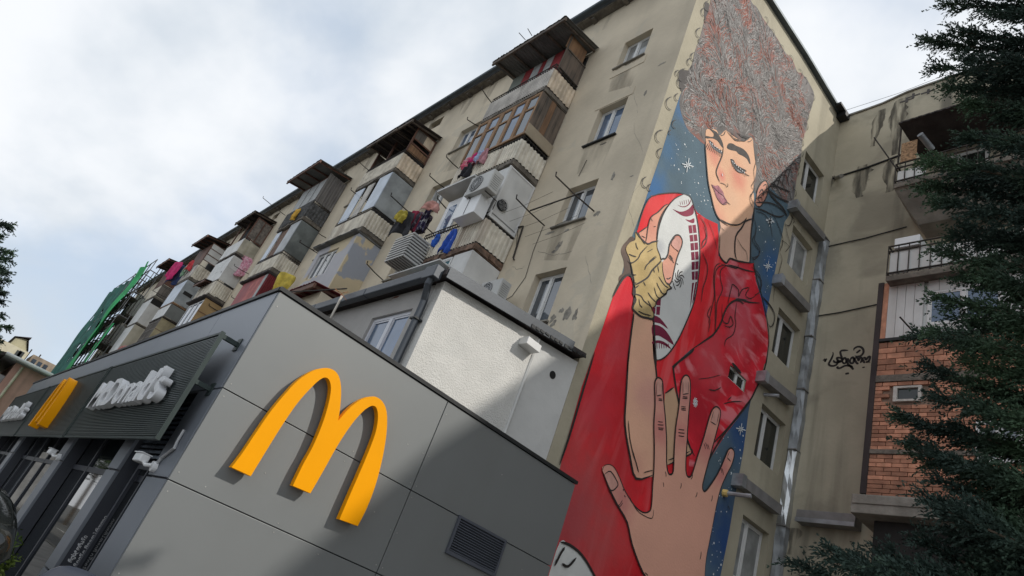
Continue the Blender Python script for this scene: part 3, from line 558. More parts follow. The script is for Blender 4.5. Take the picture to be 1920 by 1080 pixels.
# jersey creases, collar
lines += [(cB, [(430, 950), (520, 890), (560, 860), (600, 800), (620, 740), (650, 690), (700, 665), (760, 680), (820, 685)], .10), (cB, [(330, 1050), (345, 1030), (430, 965), (450, 940)], .10), (cB, [(590, 395), (600, 430), (632, 460), (652, 435), (700, 450), (780, 462)], wl), (cB, [(638, 470), (680, 480), (740, 500), (790, 510)], wm_), (cB, [(785, 460), (790, 500), (830, 640), (862, 790), (870, 920), (845, 1060)], wm_),
          (cB, [(600, 460), (570, 480), (560, 560), (565, 640), (548, 720), (530, 800)], ws), (cB, [(620, 470), (580, 490), (565, 560), (570, 700), (568, 840)], ws), (cB, [(640, 470), (600, 500), (600, 560), (610, 610), (580, 680), (575, 760), (568, 860)], ws), (cB, [(700, 470), (690, 490), (650, 480), (600, 465)], ws),
          (cB, [(660, 590), (668, 580), (700, 610), (700, 650), (720, 610), (760, 600), (740, 640), (770, 660), (820, 620)], ws), (cB, [(640, 690), (655, 620), (665, 585)], ws), (cB, [(608, 690), (610, 780), (640, 800), (655, 760), (670, 800), (650, 820), (615, 810)], ws), (cB, [(690, 680), (680, 760), (685, 800), (670, 860), (630, 890), (620, 930)], ws), (cB, [(545, 700), (525, 750), (540, 780), (530, 850)], ws), (cB, [(730, 690), (700, 672), (660, 675)], wm_),
          (cB, [(490, 380), (520, 340), (518, 260), (485, 200)], ws), (cB, [(490, 390), (525, 470), (520, 540), (500, 600), (490, 680)], ws), (cB, [(505, 250), (520, 310), (500, 340), (495, 370)], ws), (cB, [(530, 220), (560, 300), (580, 390)], .03),
          (cB, [(663, 1022), (690, 1050), (715, 1080)], .14), (cB, [(672, 1040), (690, 1070), (700, 1085)], .1)]
lines += [(cC, [(790, 180), (820, 185), (850, 170)], ws), (cC, [(862, 250), (900, 240), (950, 238)], ws), (cC, [(880, 235), (900, 215)], ws), (cC, [(740, 130), (790, 125), (850, 110)], .03)]
# ball, bandage and gripping hand outlines
lines += [(cB, [(395, 73), (430, 90), (452, 150), (472, 240), (482, 350), (482, 450), (472, 560), (452, 670), (420, 760), (370, 870), (325, 945), (285, 990), (250, 1005), (228, 1000)], wm_), (cB, [(395, 73), (340, 100), (285, 170), (250, 270), (240, 360)], ws), (cB, [(130, 280), (165, 160), (213, 85), (330, 65), (395, 70)], ws), (cB, [(222, 770), (228, 880), (238, 1040)], wl), (cB, [(112, 740), (95, 860), (72, 1070)], wl), (cB, [(105, 700), (118, 620), (98, 535), (70, 530), (35, 570), (-5, 650)], wl), (cB, [(108, 740), (96, 860)], .03)]
lines += [(cG, [(245, -30), (290, 30), (375, 105), (430, 85), (500, 72)], wm_), (cG, [(485, 80), (485, 150), (515, 230), (530, 280), (550, 270), (580, 270), (610, 210), (625, 110), (680, 20), (715, 5), (745, 20), (768, 70), (760, 130), (735, 190), (700, 290), (670, 430), (650, 520), (620, 560), (580, 530), (550, 420), (545, 320)], wm_),
          (cG, [(600, 540), (635, 590), (645, 605), (600, 625), (585, 665), (540, 700), (480, 745), (465, 800), (420, 850)], wm_), (cG, [(435, 850), (450, 910), (430, 950), (380, 940), (300, 920), (220, 850), (215, 800), (245, 730), (215, 665), (225, 560), (210, 440), (185, 310)], wl), (cG, [(225, 570), (290, 540), (380, 480), (430, 400), (510, 320), (530, 290)], wm_), (cG, [(160, 290), (200, 320), (270, 270), (300, 210), (375, 130)], ws), (cG, [(165, 220), (210, 240), (250, 250)], ws), (cG, [(245, 90), (250, 130), (270, 170)], ws), (cG, [(345, 400), (370, 340), (480, 250)], ws), (cG, [(390, 310), (470, 240)], .04), (cG, [(440, 160), (370, 200)], .03), (cG, [(220, 665), (300, 690), (340, 750), (430, 820)], ws), (cG, [(280, 720), (290, 790), (320, 820)], ws), (cG, [(330, 530), (355, 580)], ws), (cG, [(445, 390), (455, 430)], ws), (cG, [(490, 350), (505, 430)], ws), (cG, [(450, 590), (480, 690), (520, 720)], ws), (cG, [(480, 540), (500, 590), (540, 660)], ws), (cG, [(500, 470), (560, 560), (610, 600)], ws), (cG, [(380, 650), (420, 710), (470, 760)], ws), (cG, [(270, 860), (330, 890), (420, 915)], ws), (cG, [(380, 740), (410, 800), (430, 850)], ws), (cG, [(520, 640), (560, 670), (590, 655)], ws), (cG, [(200, 455), (250, 455)], ws), (cG, [(215, 560), (250, 540)], ws), (cG, [(225, 665), (220, 620), (280, 570)], ws), (cG, [(590, 490), (610, 500), (640, 480)], ws), (cG, [(640, 115), (690, 160), (722, 195)], ws), (cG, [(615, 230), (650, 280), (672, 325)], ws), (cG, [(625, 225), (665, 280)], .03), (cG, [(605, 245), (650, 300)], .03), (cG, [(645, 110), (672, 50), (712, 25)], .03), (cG, [(715, 190), (750, 110), (745, 60)], .03)]
lines += [(cF, [(690, 290), (640, 310), (560, 390), (470, 455), (430, 580), (415, 690), (400, 780)], ws), (cF, [(690, 300), (640, 370), (590, 460), (560, 560), (545, 680), (540, 770)], wm_), (cF, [(310, 655), (430, 570)], ws), (cF, [(460, 460), (490, 510)], .03), (cF, [(500, 575), (530, 575)], .03), (cF, [(345, 690), (400, 720)], .03), (cF, [(390, 800), (320, 690), (280, 640)], wm_)]
# face
lines += [(cE, [(122, 240), (116, 300), (122, 400), (134, 560), (148, 680), (175, 800), (203, 920), (240, 1010), (290, 1062), (345, 1100)], wm_), (cB, [(600, 215), (650, 242), (700, 245), (735, 222), (745, 205)], wm_), (cE, [(298, 300), (285, 390), (240, 500), (225, 560), (240, 610), (262, 660)], wm_), (cE, [(262, 665), (290, 672), (322, 690), (330, 712)], .03), (cE, [(335, 670), (345, 690), (330, 712)], .03), (cE, [(370, 890), (330, 860), (290, 885)], .025), (cE, [(175, 680), (200, 720)], .03),
          (cB, [(785, 210), (740, 225), (720, 260), (685, 310), (680, 400), (690, 440)], wl), (cB, [(690, 320), (720, 370), (745, 400), (750, 450)], .03), (cB, [(602, 260), (620, 280)], .03), (cB, [(596, 300), (592, 400)], ws), (cB, [(768, 460), (770, 300), (785, 200), (788, 140)], wl), (cE, [(632, 830), (640, 750), (665, 690), (700, 650), (730, 643), (748, 680), (750, 740), (735, 800), (705, 860), (670, 905), (640, 895)], wm_), (cE, [(700, 700), (730, 680), (735, 740), (715, 780)], ws), (cE, [(660, 770), (690, 730), (705, 770), (700, 800)], .07), (cE, [(640, 830), (680, 810), (690, 850)], .05), (cE, [(665, 790), (650, 830), (680, 870)], .04),
          (cE, [(600, 240), (612, 330), (628, 440), (605, 540), (612, 640), (580, 700), (610, 740)], .035), (cE, [(612, 760), (570, 790), (570, 860), (600, 920)], .035), (cE, [(330, 140), (380, 195), (420, 235), (480, 240), (520, 240), (540, 200)], ws), (cE, [(440, 150), (480, 195), (540, 210), (580, 195)], ws), (cE, [(370, 150), (430, 200), (470, 235)], .03), (cE, [(320, 140), (300, 180), (270, 185)], .035), (cE, [(540, 250), (570, 245), (590, 225)], .03), (cE, [(360, 160), (410, 215), (460, 230)], .03), (cE, [(560, 205), (500, 190), (430, 160)], .03)]
strokes('outline', lines, 15, INK, mural, sub=3); strokes('outline', handlines, 20, INK, mural, sub=3)
BROW = mat('eyebrow_paint', (.062, .052, .048), .8, var=.3, vs=8, bump=0)
for q_ in [W2(cE, [(335, 300), (355, 265), (395, 268), (430, 290), (490, 315), (530, 350), (560, 400), (575, 470), (560, 465), (540, 425), (500, 395), (450, 370), (430, 345), (380, 335), (345, 320)]), W2(cE, [(125, 190), (190, 200), (200, 165), (150, 110), (230, 150), (265, 200), (290, 250), (300, 310), (275, 290), (240, 240), (190, 215), (130, 215)])]: shape2('eyebrow', [q_], 9, BROW, mural, sub=3)
EYEP = mat('eyelid_paint', (.19, .19, .20), .7, var=.4, vs=16, bump=0)
for q_ in [W2(cE, [(370, 425), (395, 440), (420, 480), (470, 515), (515, 540), (510, 565), (470, 565), (430, 545), (405, 500), (385, 460)]), W2(cE, [(150, 235), (185, 262), (205, 300), (250, 318), (285, 350), (280, 370), (240, 350), (200, 320), (170, 285)])]: shape2('eye', [q_], 9, EYEP, mural, sub=3)
lash = []
for k in range(12):
    t = k/11; x, y = 375+130*t, 450+110*t; lash.append((cE, [(x, y), (x+12+30*t, y+30), (x+14+42*t, y+55+20*math.sin(k))], .028))
for k in range(10):
    t = k/9; x, y = 145+130*t, 265+95*t; lash.append((cE, [(x, y), (x+2-14*(1-t), y+25), (x-2-26*(1-t)+10*t, y+52)], .028))
lash += [(cE, [(370, 425), (400, 440), (430, 490), (520, 540), (525, 550)], .06), (cE, [(145, 230), (190, 265), (210, 300), (285, 345)], .05), (cE, [(372, 430), (395, 490), (440, 550), (500, 570)], .04)]
strokes('eyelash', lash, 15, INK, mural)
strokes('tear', [(cE, [(160+k*22, 252+k*18), (168+k*22, 262+k*18)], .07) for k in range(6)]+[(cE, [(385+k*20, 445+k*19), (393+k*20, 455+k*19)], .06) for k in range(7)]+[(cE, [(283, 570), (288, 600)], .06)], 16, STAR, mural)
shape2('mouth', [W2(cE, [(178, 682), (215, 695), (245, 690), (270, 718), (298, 760), (310, 800), (335, 850), (330, 880), (290, 882), (250, 850), (225, 800), (205, 740)])], 9, P_LIP, mural, sub=3)
strokes('mouth_line', [(cE, [(178, 682), (230, 740), (262, 770), (300, 800), (350, 880)], .035), (cE, [(182, 690), (205, 745), (230, 810), (270, 865), (300, 885), (335, 880)], .025)], 16, mat('plum_paint', (.16, .06, .09), .7, bump=0), mural)
# stray locks over the blue
lk = [(cB, [(790, 150), (840, 165), (890, 190), (930, 200), (960, 190)], .08), (cB, [(800, 120), (860, 120), (920, 140), (970, 190)], .08), (cB, [(870, 60), (900, 100), (950, 150), (975, 200)], .12), (cB, [(800, 170), (850, 190), (880, 250), (890, 320)], .05), (cB, [(780, 190), (800, 260), (790, 330), (820, 380), (810, 420), (775, 430)], .05), (cB, [(790, 300), (780, 340), (820, 400), (790, 440), (770, 420)], .05), (cB, [(880, 160), (920, 240), (950, 330), (930, 400)], .05), (cB, [(980, 60), (1000, 110), (1005, 200), (985, 250), (960, 240)], .05), (cB, [(990, 170), (1000, 200), (1015, 220), (1005, 240)], .04), (cB, [(960, 230), (975, 300), (990, 360), (960, 400)], .04), (cB, [(940, 330), (970, 350), (985, 370)], .03),
      (cB, [(780, 440), (800, 520), (830, 560), (820, 620), (790, 640)], .05), (cB, [(770, 480), (820, 530), (825, 600)], .05), (cB, [(830, 650), (860, 680), (900, 740), (900, 790), (880, 820), (865, 800)], .05), (cB, [(825, 640), (880, 700), (905, 760), (890, 825)], .05), (cB, [(930, 400), (945, 440), (930, 500), (915, 560), (900, 620), (895, 680)], .035), (cB, [(790, 130), (770, 90), (790, 40), (780, 0)], .04), (cB, [(880, 10), (940, 40), (990, 60)], .1), (cB, [(860, 40), (920, 90), (990, 120)], .1)]
for k in range(0, 14, 2):
    x = 660+k*12; lk.append((cA, [(x, 960-k*6), (x+30, 930-k*12), (x+70, 930-k*14), (x+110-k*4, 990-k*16)], .05))
# loops breaking out of the wall painting, left and right of the hair
for (x, y, r) in ((420, 30, 32), (400, 60, 26), (378, 160, 30), (350, 275, 26), (330, 300, 22), (300, 365, 40), (290, 400, 34), (270, 355, 18), (240, 500, 40), (270, 470, 22), (190, 660, 40), (190, 740, 30), (120, 880, 34), (140, 905, 22), (260, 600, 26), (380, 200, 16), (408, 100, 14), (455, 5, 10), (235, 640, 14), (345, 330, 16)):
    a = random.uniform(1.5, 1.9); r *= .8; cx_ = x+14; lk.append((cA, [(cx_+math.cos(a+t)*r*.9, y+math.sin(a+t)*r) for t in (0, .6, 1.2, 1.8, 2.4, 3.0)], .05)); 
for (x, y) in ((940, 470), (912, 560), (908, 610), (886, 690), (884, 740), (866, 800), (862, 830), (840, 890), (850, 930), (880, 352), (835, 285), (790, 235), (745, 160), (715, 100), (905, 390)):
    lk.append((cA, [(x-14, y-20), (x-2, y-12), (x+3, y+4), (x-4, y+20)], .04))
strokes('loose_lock', lk, 16, INK, mural, sub=3)
for q_ in [W2(cA, [(290, 350), (318, 338), (345, 350), (330, 400), (305, 440), (292, 420)]), W2(cA, [(415, 20), (435, 18), (430, 60), (412, 90)])]: shape2('dark_curl', [q_], 4, INKH, mural)
# fine curls in the hair
hp = W2(cA, [(470, -80), (400, 150), (345, 320), (300, 460), (320, 600), (420, 690), (640, 790), (660, 900), (835, 960), (862, 830), (905, 610), (935, 460), (860, 350), (770, 200), (640, 10), (600, -80)])
fp = W2(cE, [(100, 110), (100, 700), (400, 1200), (600, 960), (640, 640), (640, 400), (610, 210), (330, 120)]); ep = W2(cE, [(600, 960), (610, 720), (700, 630), (770, 660), (750, 900)])
def inside(p, poly):
    c = False; n = len(poly)
    for i in range(n):
        (x1, y1), (x2, y2) = poly[i], poly[i-1]
        if (y1 > p[1]) != (y2 > p[1]) and p[0] < (x2-x1)*(p[1]-y1)/(y2-y1)+x1: c = not c
    return c
ymn, ymx = min(p[0] for p in hp), max(p[0] for p in hp); zmn, zmx = min(p[1] for p in hp), max(p[1] for p in hp)
cen = (sum(p[0] for p in hp)/len(hp), W2(cE, [(500, 250)])[0][1])
curls = {0: [], 1: [], 2: [], 3: []}
cnt = 0
while cnt < 5200:
    p = (random.uniform(ymn, ymx), random.uniform(zmn, zmx))
    if not inside(p, hp) or inside(p, fp) or inside(p, ep): continue
    cnt += 1
    base = math.atan2(p[1]-cen[1], (p[0]-cen[0])*1.2)
    ang = base+2.6*(mnoise.noise(Vector((p[0]*.9, p[1]*.9, 3)))); kk = 4.2*mnoise.noise(Vector((p[0]*1.1, p[1]*1.1, 9)))+random.uniform(-.8, .8)
    pts = []; q = list(p); ln = random.uniform(.18, .60)
    for s in range(8): pts.append(tuple(q)); q[0] += math.cos(ang)*ln/7; q[1] += math.sin(ang)*ln/7; ang += kk/7*1.4
    if not all(inside(a, hp) for a in pts[::3]) or inside(pts[-1], fp) or inside(pts[-1], ep) or inside(pts[4], fp): continue
    redz = mnoise.noise(Vector((p[0]*1.5, p[1]*1.1, 20))) > .15
    kind = random.choices((0, 1, 2, 3), (6, 1.0, 3, .4) if not redz else (3.2, .8, 1.5, 3.0))[0]
    curls[kind].append((pts, random.uniform(.010, .019), True))
hairo = [o for o in mural.children if o.name == 'hair'][0]
for k, (nm, c_) in enumerate((('light_curls', (.43, .415, .40)), ('dark_curls', (.10, .088, .082)), ('grey_curls', (.28, .26, .25)), ('red_curls', (.38, .14, .10)))):
    ribbons(curls[k], XW+LAY*(5+k*.5)).build(nm, mat(nm+'_paint', c_, .85, var=.15, vs=4, bump=0), mural, kind='stuff')
# stars
def star(c, x, y, r):
    o = []
    for k in range(8):
        a = math.pi*k/4+.2; rr = r*(1 if k % 2 == 0 else .6); o.append((c, [(x, y), (x+math.cos(a)*rr*.45, y+math.sin(a)*rr*.5), (x+math.cos(a)*rr*.8, y+math.sin(a)*rr)], .05))
    return o
for s_ in (star(cA, 330, 797, 36), star(cB, 878, 225, 32), star(cB, 865, 478, 32), star(cC, 945, 372, 30), star(cA, 727, 1062, 24)): strokes('star', s_, 14, STAR, mural, join=True)
dots = []
for c, x0, y0, x1, y1, n in ((cA, 230, 560, 410, 900, 34), (cA, 330, 860, 440, 1040, 14), (cB, 790, 240, 930, 560, 26), (cC, 830, 400, 970, 700, 30), (cC, 800, 760, 900, 1080, 26), (cB, 840, 560, 900, 700, 8), (cB, 480, 20, 560, 160, 8)):
    for k in range(n):
        x, y = random.uniform(x0, x1), random.uniform(y0, y1); u = random.choice([.8, 1, 1.2, 1.4, 2.2])
        q = W2(c, [(x, y)])[0]; r = .012*u
        if inside(q, [(a, b) for a, b in sum([W2(cc, p) for cc, p in BL], [])]) and not inside(q, hp) and not inside(q, fp): dots.append([(q[0]+math.cos(t)*r, q[1]+math.sin(t)*r) for t in (0, 1.05, 2.1, 3.14, 4.19, 5.24)])
shape2('star_dots', dots, 5, STAR, mural, curve=False)['kind'] = 'stuff'
# ================================================================== balconies (parts of the block)
YB = 6.9
def corr(name, pl, c, a0, a1, z0, z1, m, parent, pitch=.11, dep=.03, top=0):
    """vertically ribbed sheet"""
    mb = MB(); n = max(2, int((a1-a0)/pitch)); vs = []; fs = []
    prof = []
    for i in range(n):
        b = a0+(a1-a0)*i/n; s = (a1-a0)/n
        prof += [(b, 0), (b+s*.35, 0), (b+s*.5, dep), (b+s*.85, dep)]
    prof.append((a1, 0))
    for a, d in prof:
        j = random.uniform(-.012, .012)*top
        for z in (z0, z1+j): vs.append((a, c-d, z) if pl == 'y' else (c+d, a, z))
    for i in range(len(prof)-1): fs.append((2*i, 2*i+2, 2*i+3, 2*i+1) if pl == 'y' else (2*i, 2*i+2, 2*i+3, 2*i+1))
    mb.add(vs, fs); return mb.build(name, m, parent)
def slab(xl, xr, z, th=.19, m=CONC, y0=YB, name='balcony'):
    mb = MB(); n = 10
    # ragged lower and upper lip pieces
    mb.box(xl, y0, z, xr, YF-.002, z+th)
    for i in range(n):
        a = xl+(xr-xl)*i/n; b = xl+(xr-xl)*(i+1)/n
        mb.box(a, y0-random.uniform(.01, .04), z+random.uniform(.0, .05), b-.01, y0-.001, z+th-random.uniform(.01, .06))
    for i in range(4):
        a = y0+(YF-y0)*i/4; b = y0+(YF-y0)*(i+1)/4
        mb.box(xr+.001, a, z+random.uniform(0, .05), xr+random.uniform(.01, .035), b-.01, z+th-random.uniform(.01, .06))
    return mb.build(name, m, apt)
def rail(xl, xr, z, parent, m=IRON, h=1.0, y0=YB, bars=.11):
    mb = MB(); r = .012
    for zz in (z+h, z+h-.12, z+.08): mb.box(xl, y0, zz, xr, y0+.025, zz+.025); mb.box(xr-.025, y0+.026, zz, xr, YF-.003, zz+.025)
    n = int((xr-xl)/bars)
    for i in range(n+1): x = xl+(xr-xl-.02)*i/n; mb.box(x, y0+.004, z+.1, x+.014, y0+.018, z+h)
    n = int((YF-y0)/bars)
    for i in range(n+1): y = y0+.03+(YF-y0-.07)*i/n; mb.box(xr-.02, y, z+.1, xr-.006, y+.014, z+h)
    return mb.build('railing', m, parent)
def panel(name, pl, c, a0, a1, z0, z1, m, parent, th=.03, bevel=0):
    mb = MB(); pbox(mb, pl, c, a0, a1, z0, z1, 0, th); return mb.build(name, m, parent, bevel=bevel)
def planks(pl, c, a0, a1, z0, z1, m, parent, n, name='plank', gap=.008, jit=.008):
    for i in range(n):
        b = a0+(a1-a0)*i/n; e = a0+(a1-a0)*(i+1)/n-gap; j = random.uniform(0, jit)
        mb = MB(); pbox(mb, pl, c, b, e, z0+random.uniform(0, .02), z1-random.uniform(0, .03), -j, .022); mb.build(name, m if not isinstance(m, (list, tuple)) else m[i % len(m)], parent)
def battens(pl, c, a0, a1, z0, z1, parent, zs=(), as_=(), m=IRON, w=.03, d=-.02, name='batten'):
    for z in zs: q = MB(); pbox(q, pl, c, a0, a1, z-w/2, z+w/2, d, -.001); q.build(name, m, parent)
    for a in as_: q = MB(); pbox(q, pl, c, a-w/2, a+w/2, z0, z1, d-.004, -.002); q.build(name, m, parent)
def shed(xl, xr, z0, z1, yf, yb, m, parent, ribs=True, over=.0, name='roof', under=None):
    """sloping corrugated canopy, z0 at the front lip, z1 at the wall"""
    mb = MB(); n = max(4, int((xr-xl)/.13)); vs = []; fs = []
    for i in range(n*2+1):
        x = xl+(xr-xl)*i/(n*2); d = .012 if i % 2 else -.012
        j = random.uniform(-.018, .01)
        vs += [(x, yf+j, z0+d), (x, yb, z1+d), (x, yf+j, z0+d-.012), (x, yb, z1+d-.012)]
    for i in range(n*2):
        a = 4*i; fs += [(a, a+4, a+5, a+1), (a+2, a+3, a+7, a+6), (a, a+2, a+6, a+4), (a+1, a+5, a+7, a+3)]
    e = 4*n*2; fs += [(0, 1, 3, 2), (e, e+2, e+3, e+1)]
    mb.add(vs, fs); r = mb.build(name, m, parent)
    q = MB()
    for i in range(5):
        x = xl+.15+(xr-xl-.35)*i/4
        q.add([(x, yf+.06, z0-.1), (x+.05, yf+.06, z0-.1), (x+.05, yb, z1-.1), (x, yb, z1-.1), (x, yf+.06, z0-.03), (x+.05, yf+.06, z0-.03), (x+.05, yb, z1-.03), (x, yb, z1-.03)],
              [(0, 3, 2, 1), (4, 5, 6, 7), (0, 1, 5, 4), (1, 2, 6, 5), (2, 3, 7, 6), (3, 0, 4, 7)])
    q.box(xl+.02, yf+.02, z0-.16, xr-.02, yf+.08, z0-.03)
    q.build('rafter', BRN if under is None else under, parent)
    return r
def fwin(parent, pl, c, a0, a1, z0, z1, sp=(.5,), fm=WPVC, gm=GL, d=.0, w=.05, tr=None): return window(parent, pl, c, a0, a1, z0, z1, sp, d, fm, gm, sub=False, w=w, transom=tr, name='window_frame')

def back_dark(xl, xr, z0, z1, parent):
    mb = MB(); mb.box(xl+.05, YF-.05, z0, xr-.05, YF-.005, z1); mb.build('shade_backing', DARK, parent)  # near-black sheet standing in for the shade deep inside the balcony
S5, S4, S3, S2, S1 = 15.5, 12.68, 9.86, 7.04, 4.2
# --- stack A
xr, xl = -12.6, -15.5
b = slab(xl, xr, S5); rail(xl, xr, S5+.15, b)
corr('front_slats', 'y', YB-.004, xl, xr+.012, S5+.2, S5+.93, GREYC, b, .09, .035); corr('side_slats', 'x', xr+.012, YB-.0, YF-.01, S5+.2, S5+.93, RUSTC, b, .13, .02)
panel('side_board', 'x', xr-.02, YB+.12, YF-.01, S5+1.14, 17.5, WOODD, b); panel('side_board', 'x', xr-.03, YB+.06, YF-.15, 17.53, 18.1, WOODO, b); battens('x', xr-.02, YB+.1, YF, S5+1.1, 18.1, b, zs=(17.51,), as_=(YB+.12,), m=WOODD, w=.05)
for i, (m_, a, c_) in enumerate(((TEALW, 0, .22), (REDP, .22, .36), (CURT, .36, .50), (REDP, .50, .58), (CURT, .58, .70), (REDP, .70, .86), (BRN, .86, 1.))):
    panel('door_board', 'y', YB+.32, xl+.05+(xr-xl-.1)*a, xl+.03+(xr-xl-.1)*c_, S5+.2, 17.95, m_, b)
back_dark(xl, xr, S5+.2, 18, b)
shed(xl-.2, xr+.3, 18.05, 18.25, 6.37, YF-.01, ROOFT, b, under=WOODD)
q = MB(); q.tube([(-14.1, 6.36, 18.1), (-14.2, 6.1, 18.22)], .012); q.tube([(-13.8, 6.36, 18.1), (-13.86, 6.15, 18.25)], .012); q.build('roof_rod', IRON, b)
b = slab(xl, xr, S4); rail(xl, xr, S4+.15, b)
corr('front_slats', 'y', YB-.004, xl, xr+.012, S4+.2, S4+.90, CREAM, b); corr('side_slats', 'x', xr+.012, YB-.0, YF-.01, S4+.2, S4+.90, CREAM, b, .13)
panel('side_board', 'x', xr+.05, YB-.04, YF-.01, S4+1.1, S4+1.48, mat('beige_ply', (.35, .29, .21), .85, var=.15, streak=.6, sc=(.15, .1, .07)), b)
planks('x', xr-.01, YB-.02, YF-.01, S4+1.5, S5-.02, [WOODD, WOODD, WOODO, WOODD, WOODD], b, 5)
n = 5
for i in range(n):
    a0 = xl+.0+(xr-.02-xl)*i/n; a1 = xl+(xr-.02-xl)*(i+1)/n
    fwin(b, 'y', YB-.03, a0, a1, S4+1.12, S5-.03, (), WOODL, GLB if i % 2 else GL, .0, .07, tr=.66)
back_dark(xl, xr, S4+.2, S5-.1, b)
b = slab(xl, xr, S3, .2, mat('brick_edge', (.19, .12, .085), .95, var=.5, vs=5, bump=1, bs=16, spots=.6, spotc=(.08, .06, .05), spots_s=4)); rail(xl, xr, S3+.18, b)
corr('front_slats', 'y', YB-.004, xl, xr+.012, S3+.22, S3+.95, CREAM, b); corr('side_slats', 'x', xr+.012, YB-.0, YF-.01, S3+.22, S3+.95, CREAM, b, .13)
panel('side_panel', 'x', xr, YB, YF-.01, S3+1.05, S4-.04, SHEETW, b, .04); battens('x', xr, YB, YF, S3+1.05, S4-.05, b, zs=(S3+1.08, S4-.08), as_=(YB+.03, YF-.04), m=WPVC, w=.05, d=-.015)
fan = MB(); fan.tube([(xr-.01, 7.13, 11.42), (xr+.05, 7.13, 11.42)], .155, 24); fr = fan.build('fan_housing', BLACKM, b)
fan = MB()
for k in range(5):
    a = k*1.2566+.3; c1, s1 = math.cos(a), math.sin(a); c2, s2 = math.cos(a+.55), math.sin(a+.55)
    fan.add([(xr+.056, 7.13+c1*.03, 11.42+s1*.03), (xr+.056, 7.13+c1*.135, 11.42+s1*.135), (xr+.07, 7.13+c2*.135, 11.42+s2*.135), (xr+.07, 7.13+c2*.03, 11.42+s2*.03)], [(0, 1, 2, 3)])
fan.build('fan_blades', mat('grey_fan', (.16, .16, .16), .4), b)
fan = MB()
for r_ in (.06, .11, .155): fan.tube([(xr+.085, 7.13+math.cos(t*.3927)*r_, 11.42+math.sin(t*.3927)*r_) for t in range(17)], .005, 4)
for k in range(4): a = k*.785; fan.tube([(xr+.085, 7.13-math.cos(a)*.155, 11.42-math.sin(a)*.155), (xr+.085, 7.13+math.cos(a)*.155, 11.42+math.sin(a)*.155)], .004, 4)
fan.build('fan_grille', mat('grey_wire', (.3, .3, .3), .4, .5), b)
panel('white_door', 'y', YB+.06, -15.15, -14.45, S3+.25, S4-.45, WHITEP, b, .05); q = MB(); q.box(-14.95, YB+.045, S3+1.1, -14.62, YB+.059, S4-.7); q.build('door_glass', GLB, b)
panel('white_door', 'y', YB+.02, -13.55, -13.42, S3+1.05, S4-.05, WHITEP, b, .05)
panel('front_panel', 'y', YB+.02, -13.4, xr-.045, S3+1.05, S4-.05, SHEETW, b, .04)
back_dark(xl, xr, S3+.2, S4-.1, b); panel('soffit_board', 'y', 6.6, xl+.05, -13.7, S4-.25, S4-.2, SHEETW, b, .5)
b = slab(xl, xr, S2, .19); 
panel('side_panel', 'x', xr, YB, YF-.01, S2+.2, S3-.03, SHEETW, b, .04); panel('front_panel', 'y', YB, -13.35, xr-.045, S2+.2, S3-.03, SHEETW, b, .04)
fwin(b, 'y', YB, -15.1, -13.4, S2+1.1, S3-.05, (.5,), WPVC, glass('teal_glass', (.07, .20, .24)), .0)
panel('front_panel', 'y', YB, xl, -13.4, S2+.2, S2+1.08, SHEETW, b, .04); panel('sheet_awning', 'y', 6.55, xl-.2, -13.3, S3-.42, S3-.38, SHEETW, b, .35)
# --- stack B
xr, xl = -20.6, -23.5
b = slab(xl, xr, S5); rail(xl, xr, S5+.15, b)
corr('front_slats', 'y', YB-.004, xl, xr+.012, S5+.2, S5+.93, CREAM, b, .09); corr('side_slats', 'x', xr+.012, YB-.0, YF-.01, S5+.2, S5+.93, RUSTC, b, .14, .02)
planks('x', xr-.01, YB+.06, YF-.01, S5+1.12, S5+1.5, WOODO, b, 2, 'side_board'); planks('x', xr-.03, YB+.06, YF-.01, S5+1.8, S5+2.3, [WOODG, RUSTC], b, 2, 'side_board', jit=.02)
battens('x', xr, YB, YF, S5+1.1, S5+2.35, b, zs=(S5+1.53, S5+1.77, S5+2.3), as_=(YB+.03, YF-.05), m=BRN, w=.06)
for x in (xl+.02, -22.2, xr-.1): q = MB(); q.box(x, YB+.03, S5+1.05, x+.07, YB+.1, S5+2.3); q.build('roof_post', BRN, b)
back_dark(xl, xr, S5+.2, 17.8, b); panel('end_board', 'x', xl+.04, YB+.1, YF-.02, S5+1.0, 17.6, WOODD, b)
shed(xl-.15, -21.3, 17.68, 17.85, 6.4, YF-.01, ROOFD, b, under=WOODD); shed(-21.9, xr+.3, 17.75, 18.0, 6.45, YF-.01, ROOFD, b, under=WOODD)
b = slab(xl, xr, S4); rail(xl, xr, S4+.15, b)
corr('front_slats', 'y', YB-.004, xl, xr+.012, S4+.2, S4+.92, CREAM, b, .09); corr('side_slats', 'x', xr+.012, YB-.0, YF-.01, S4+.2, S4+.92, CREAM, b, .13)
panel('side_sheet', 'x', xr+.02, YB, YF-.01, S4+1.12, S5-.04, FOIL, b, .03); panel('front_sheet', 'y', YB-.02, -21.5, xr-.012, S4+1.12, S5-.04, mat('white_foil', (.50, .56, .64), .45, .1, var=.12, vs=2, bump=.5, bs=4), b, .03)
panel('front_board', 'y', YB+.0, -22.35, -21.85, S4+1.1, S5-.1, GREYC, b, .03); panel('front_sheet', 'y', YB+.0, -23.35, -22.62, S4+1.1, S5-.1, MC['white_foil'], b, .03)
back_dark(xl, xr, S4+.2, S5-.1, b)
b = slab(-23.9, xr, S3+2.72, .08, ROOFT, y0=6.72, name='balcony')          # sheet over the plastered bay
panel('side_wall', 'x', xr-.0, YB, YF-.002, S1-.2, S3+2.71, CAMOB, b, .1)
mb = MB(); wall_holes(mb, 'y', YB, -23.7, xr-.1, S1-.2, S3+2.71, [(-23.35, -21.75, 11.1, 12.25), (-23.35, -21.75, 7.6, 8.9)], .12); mb.build('front_wall', CAMO, b)
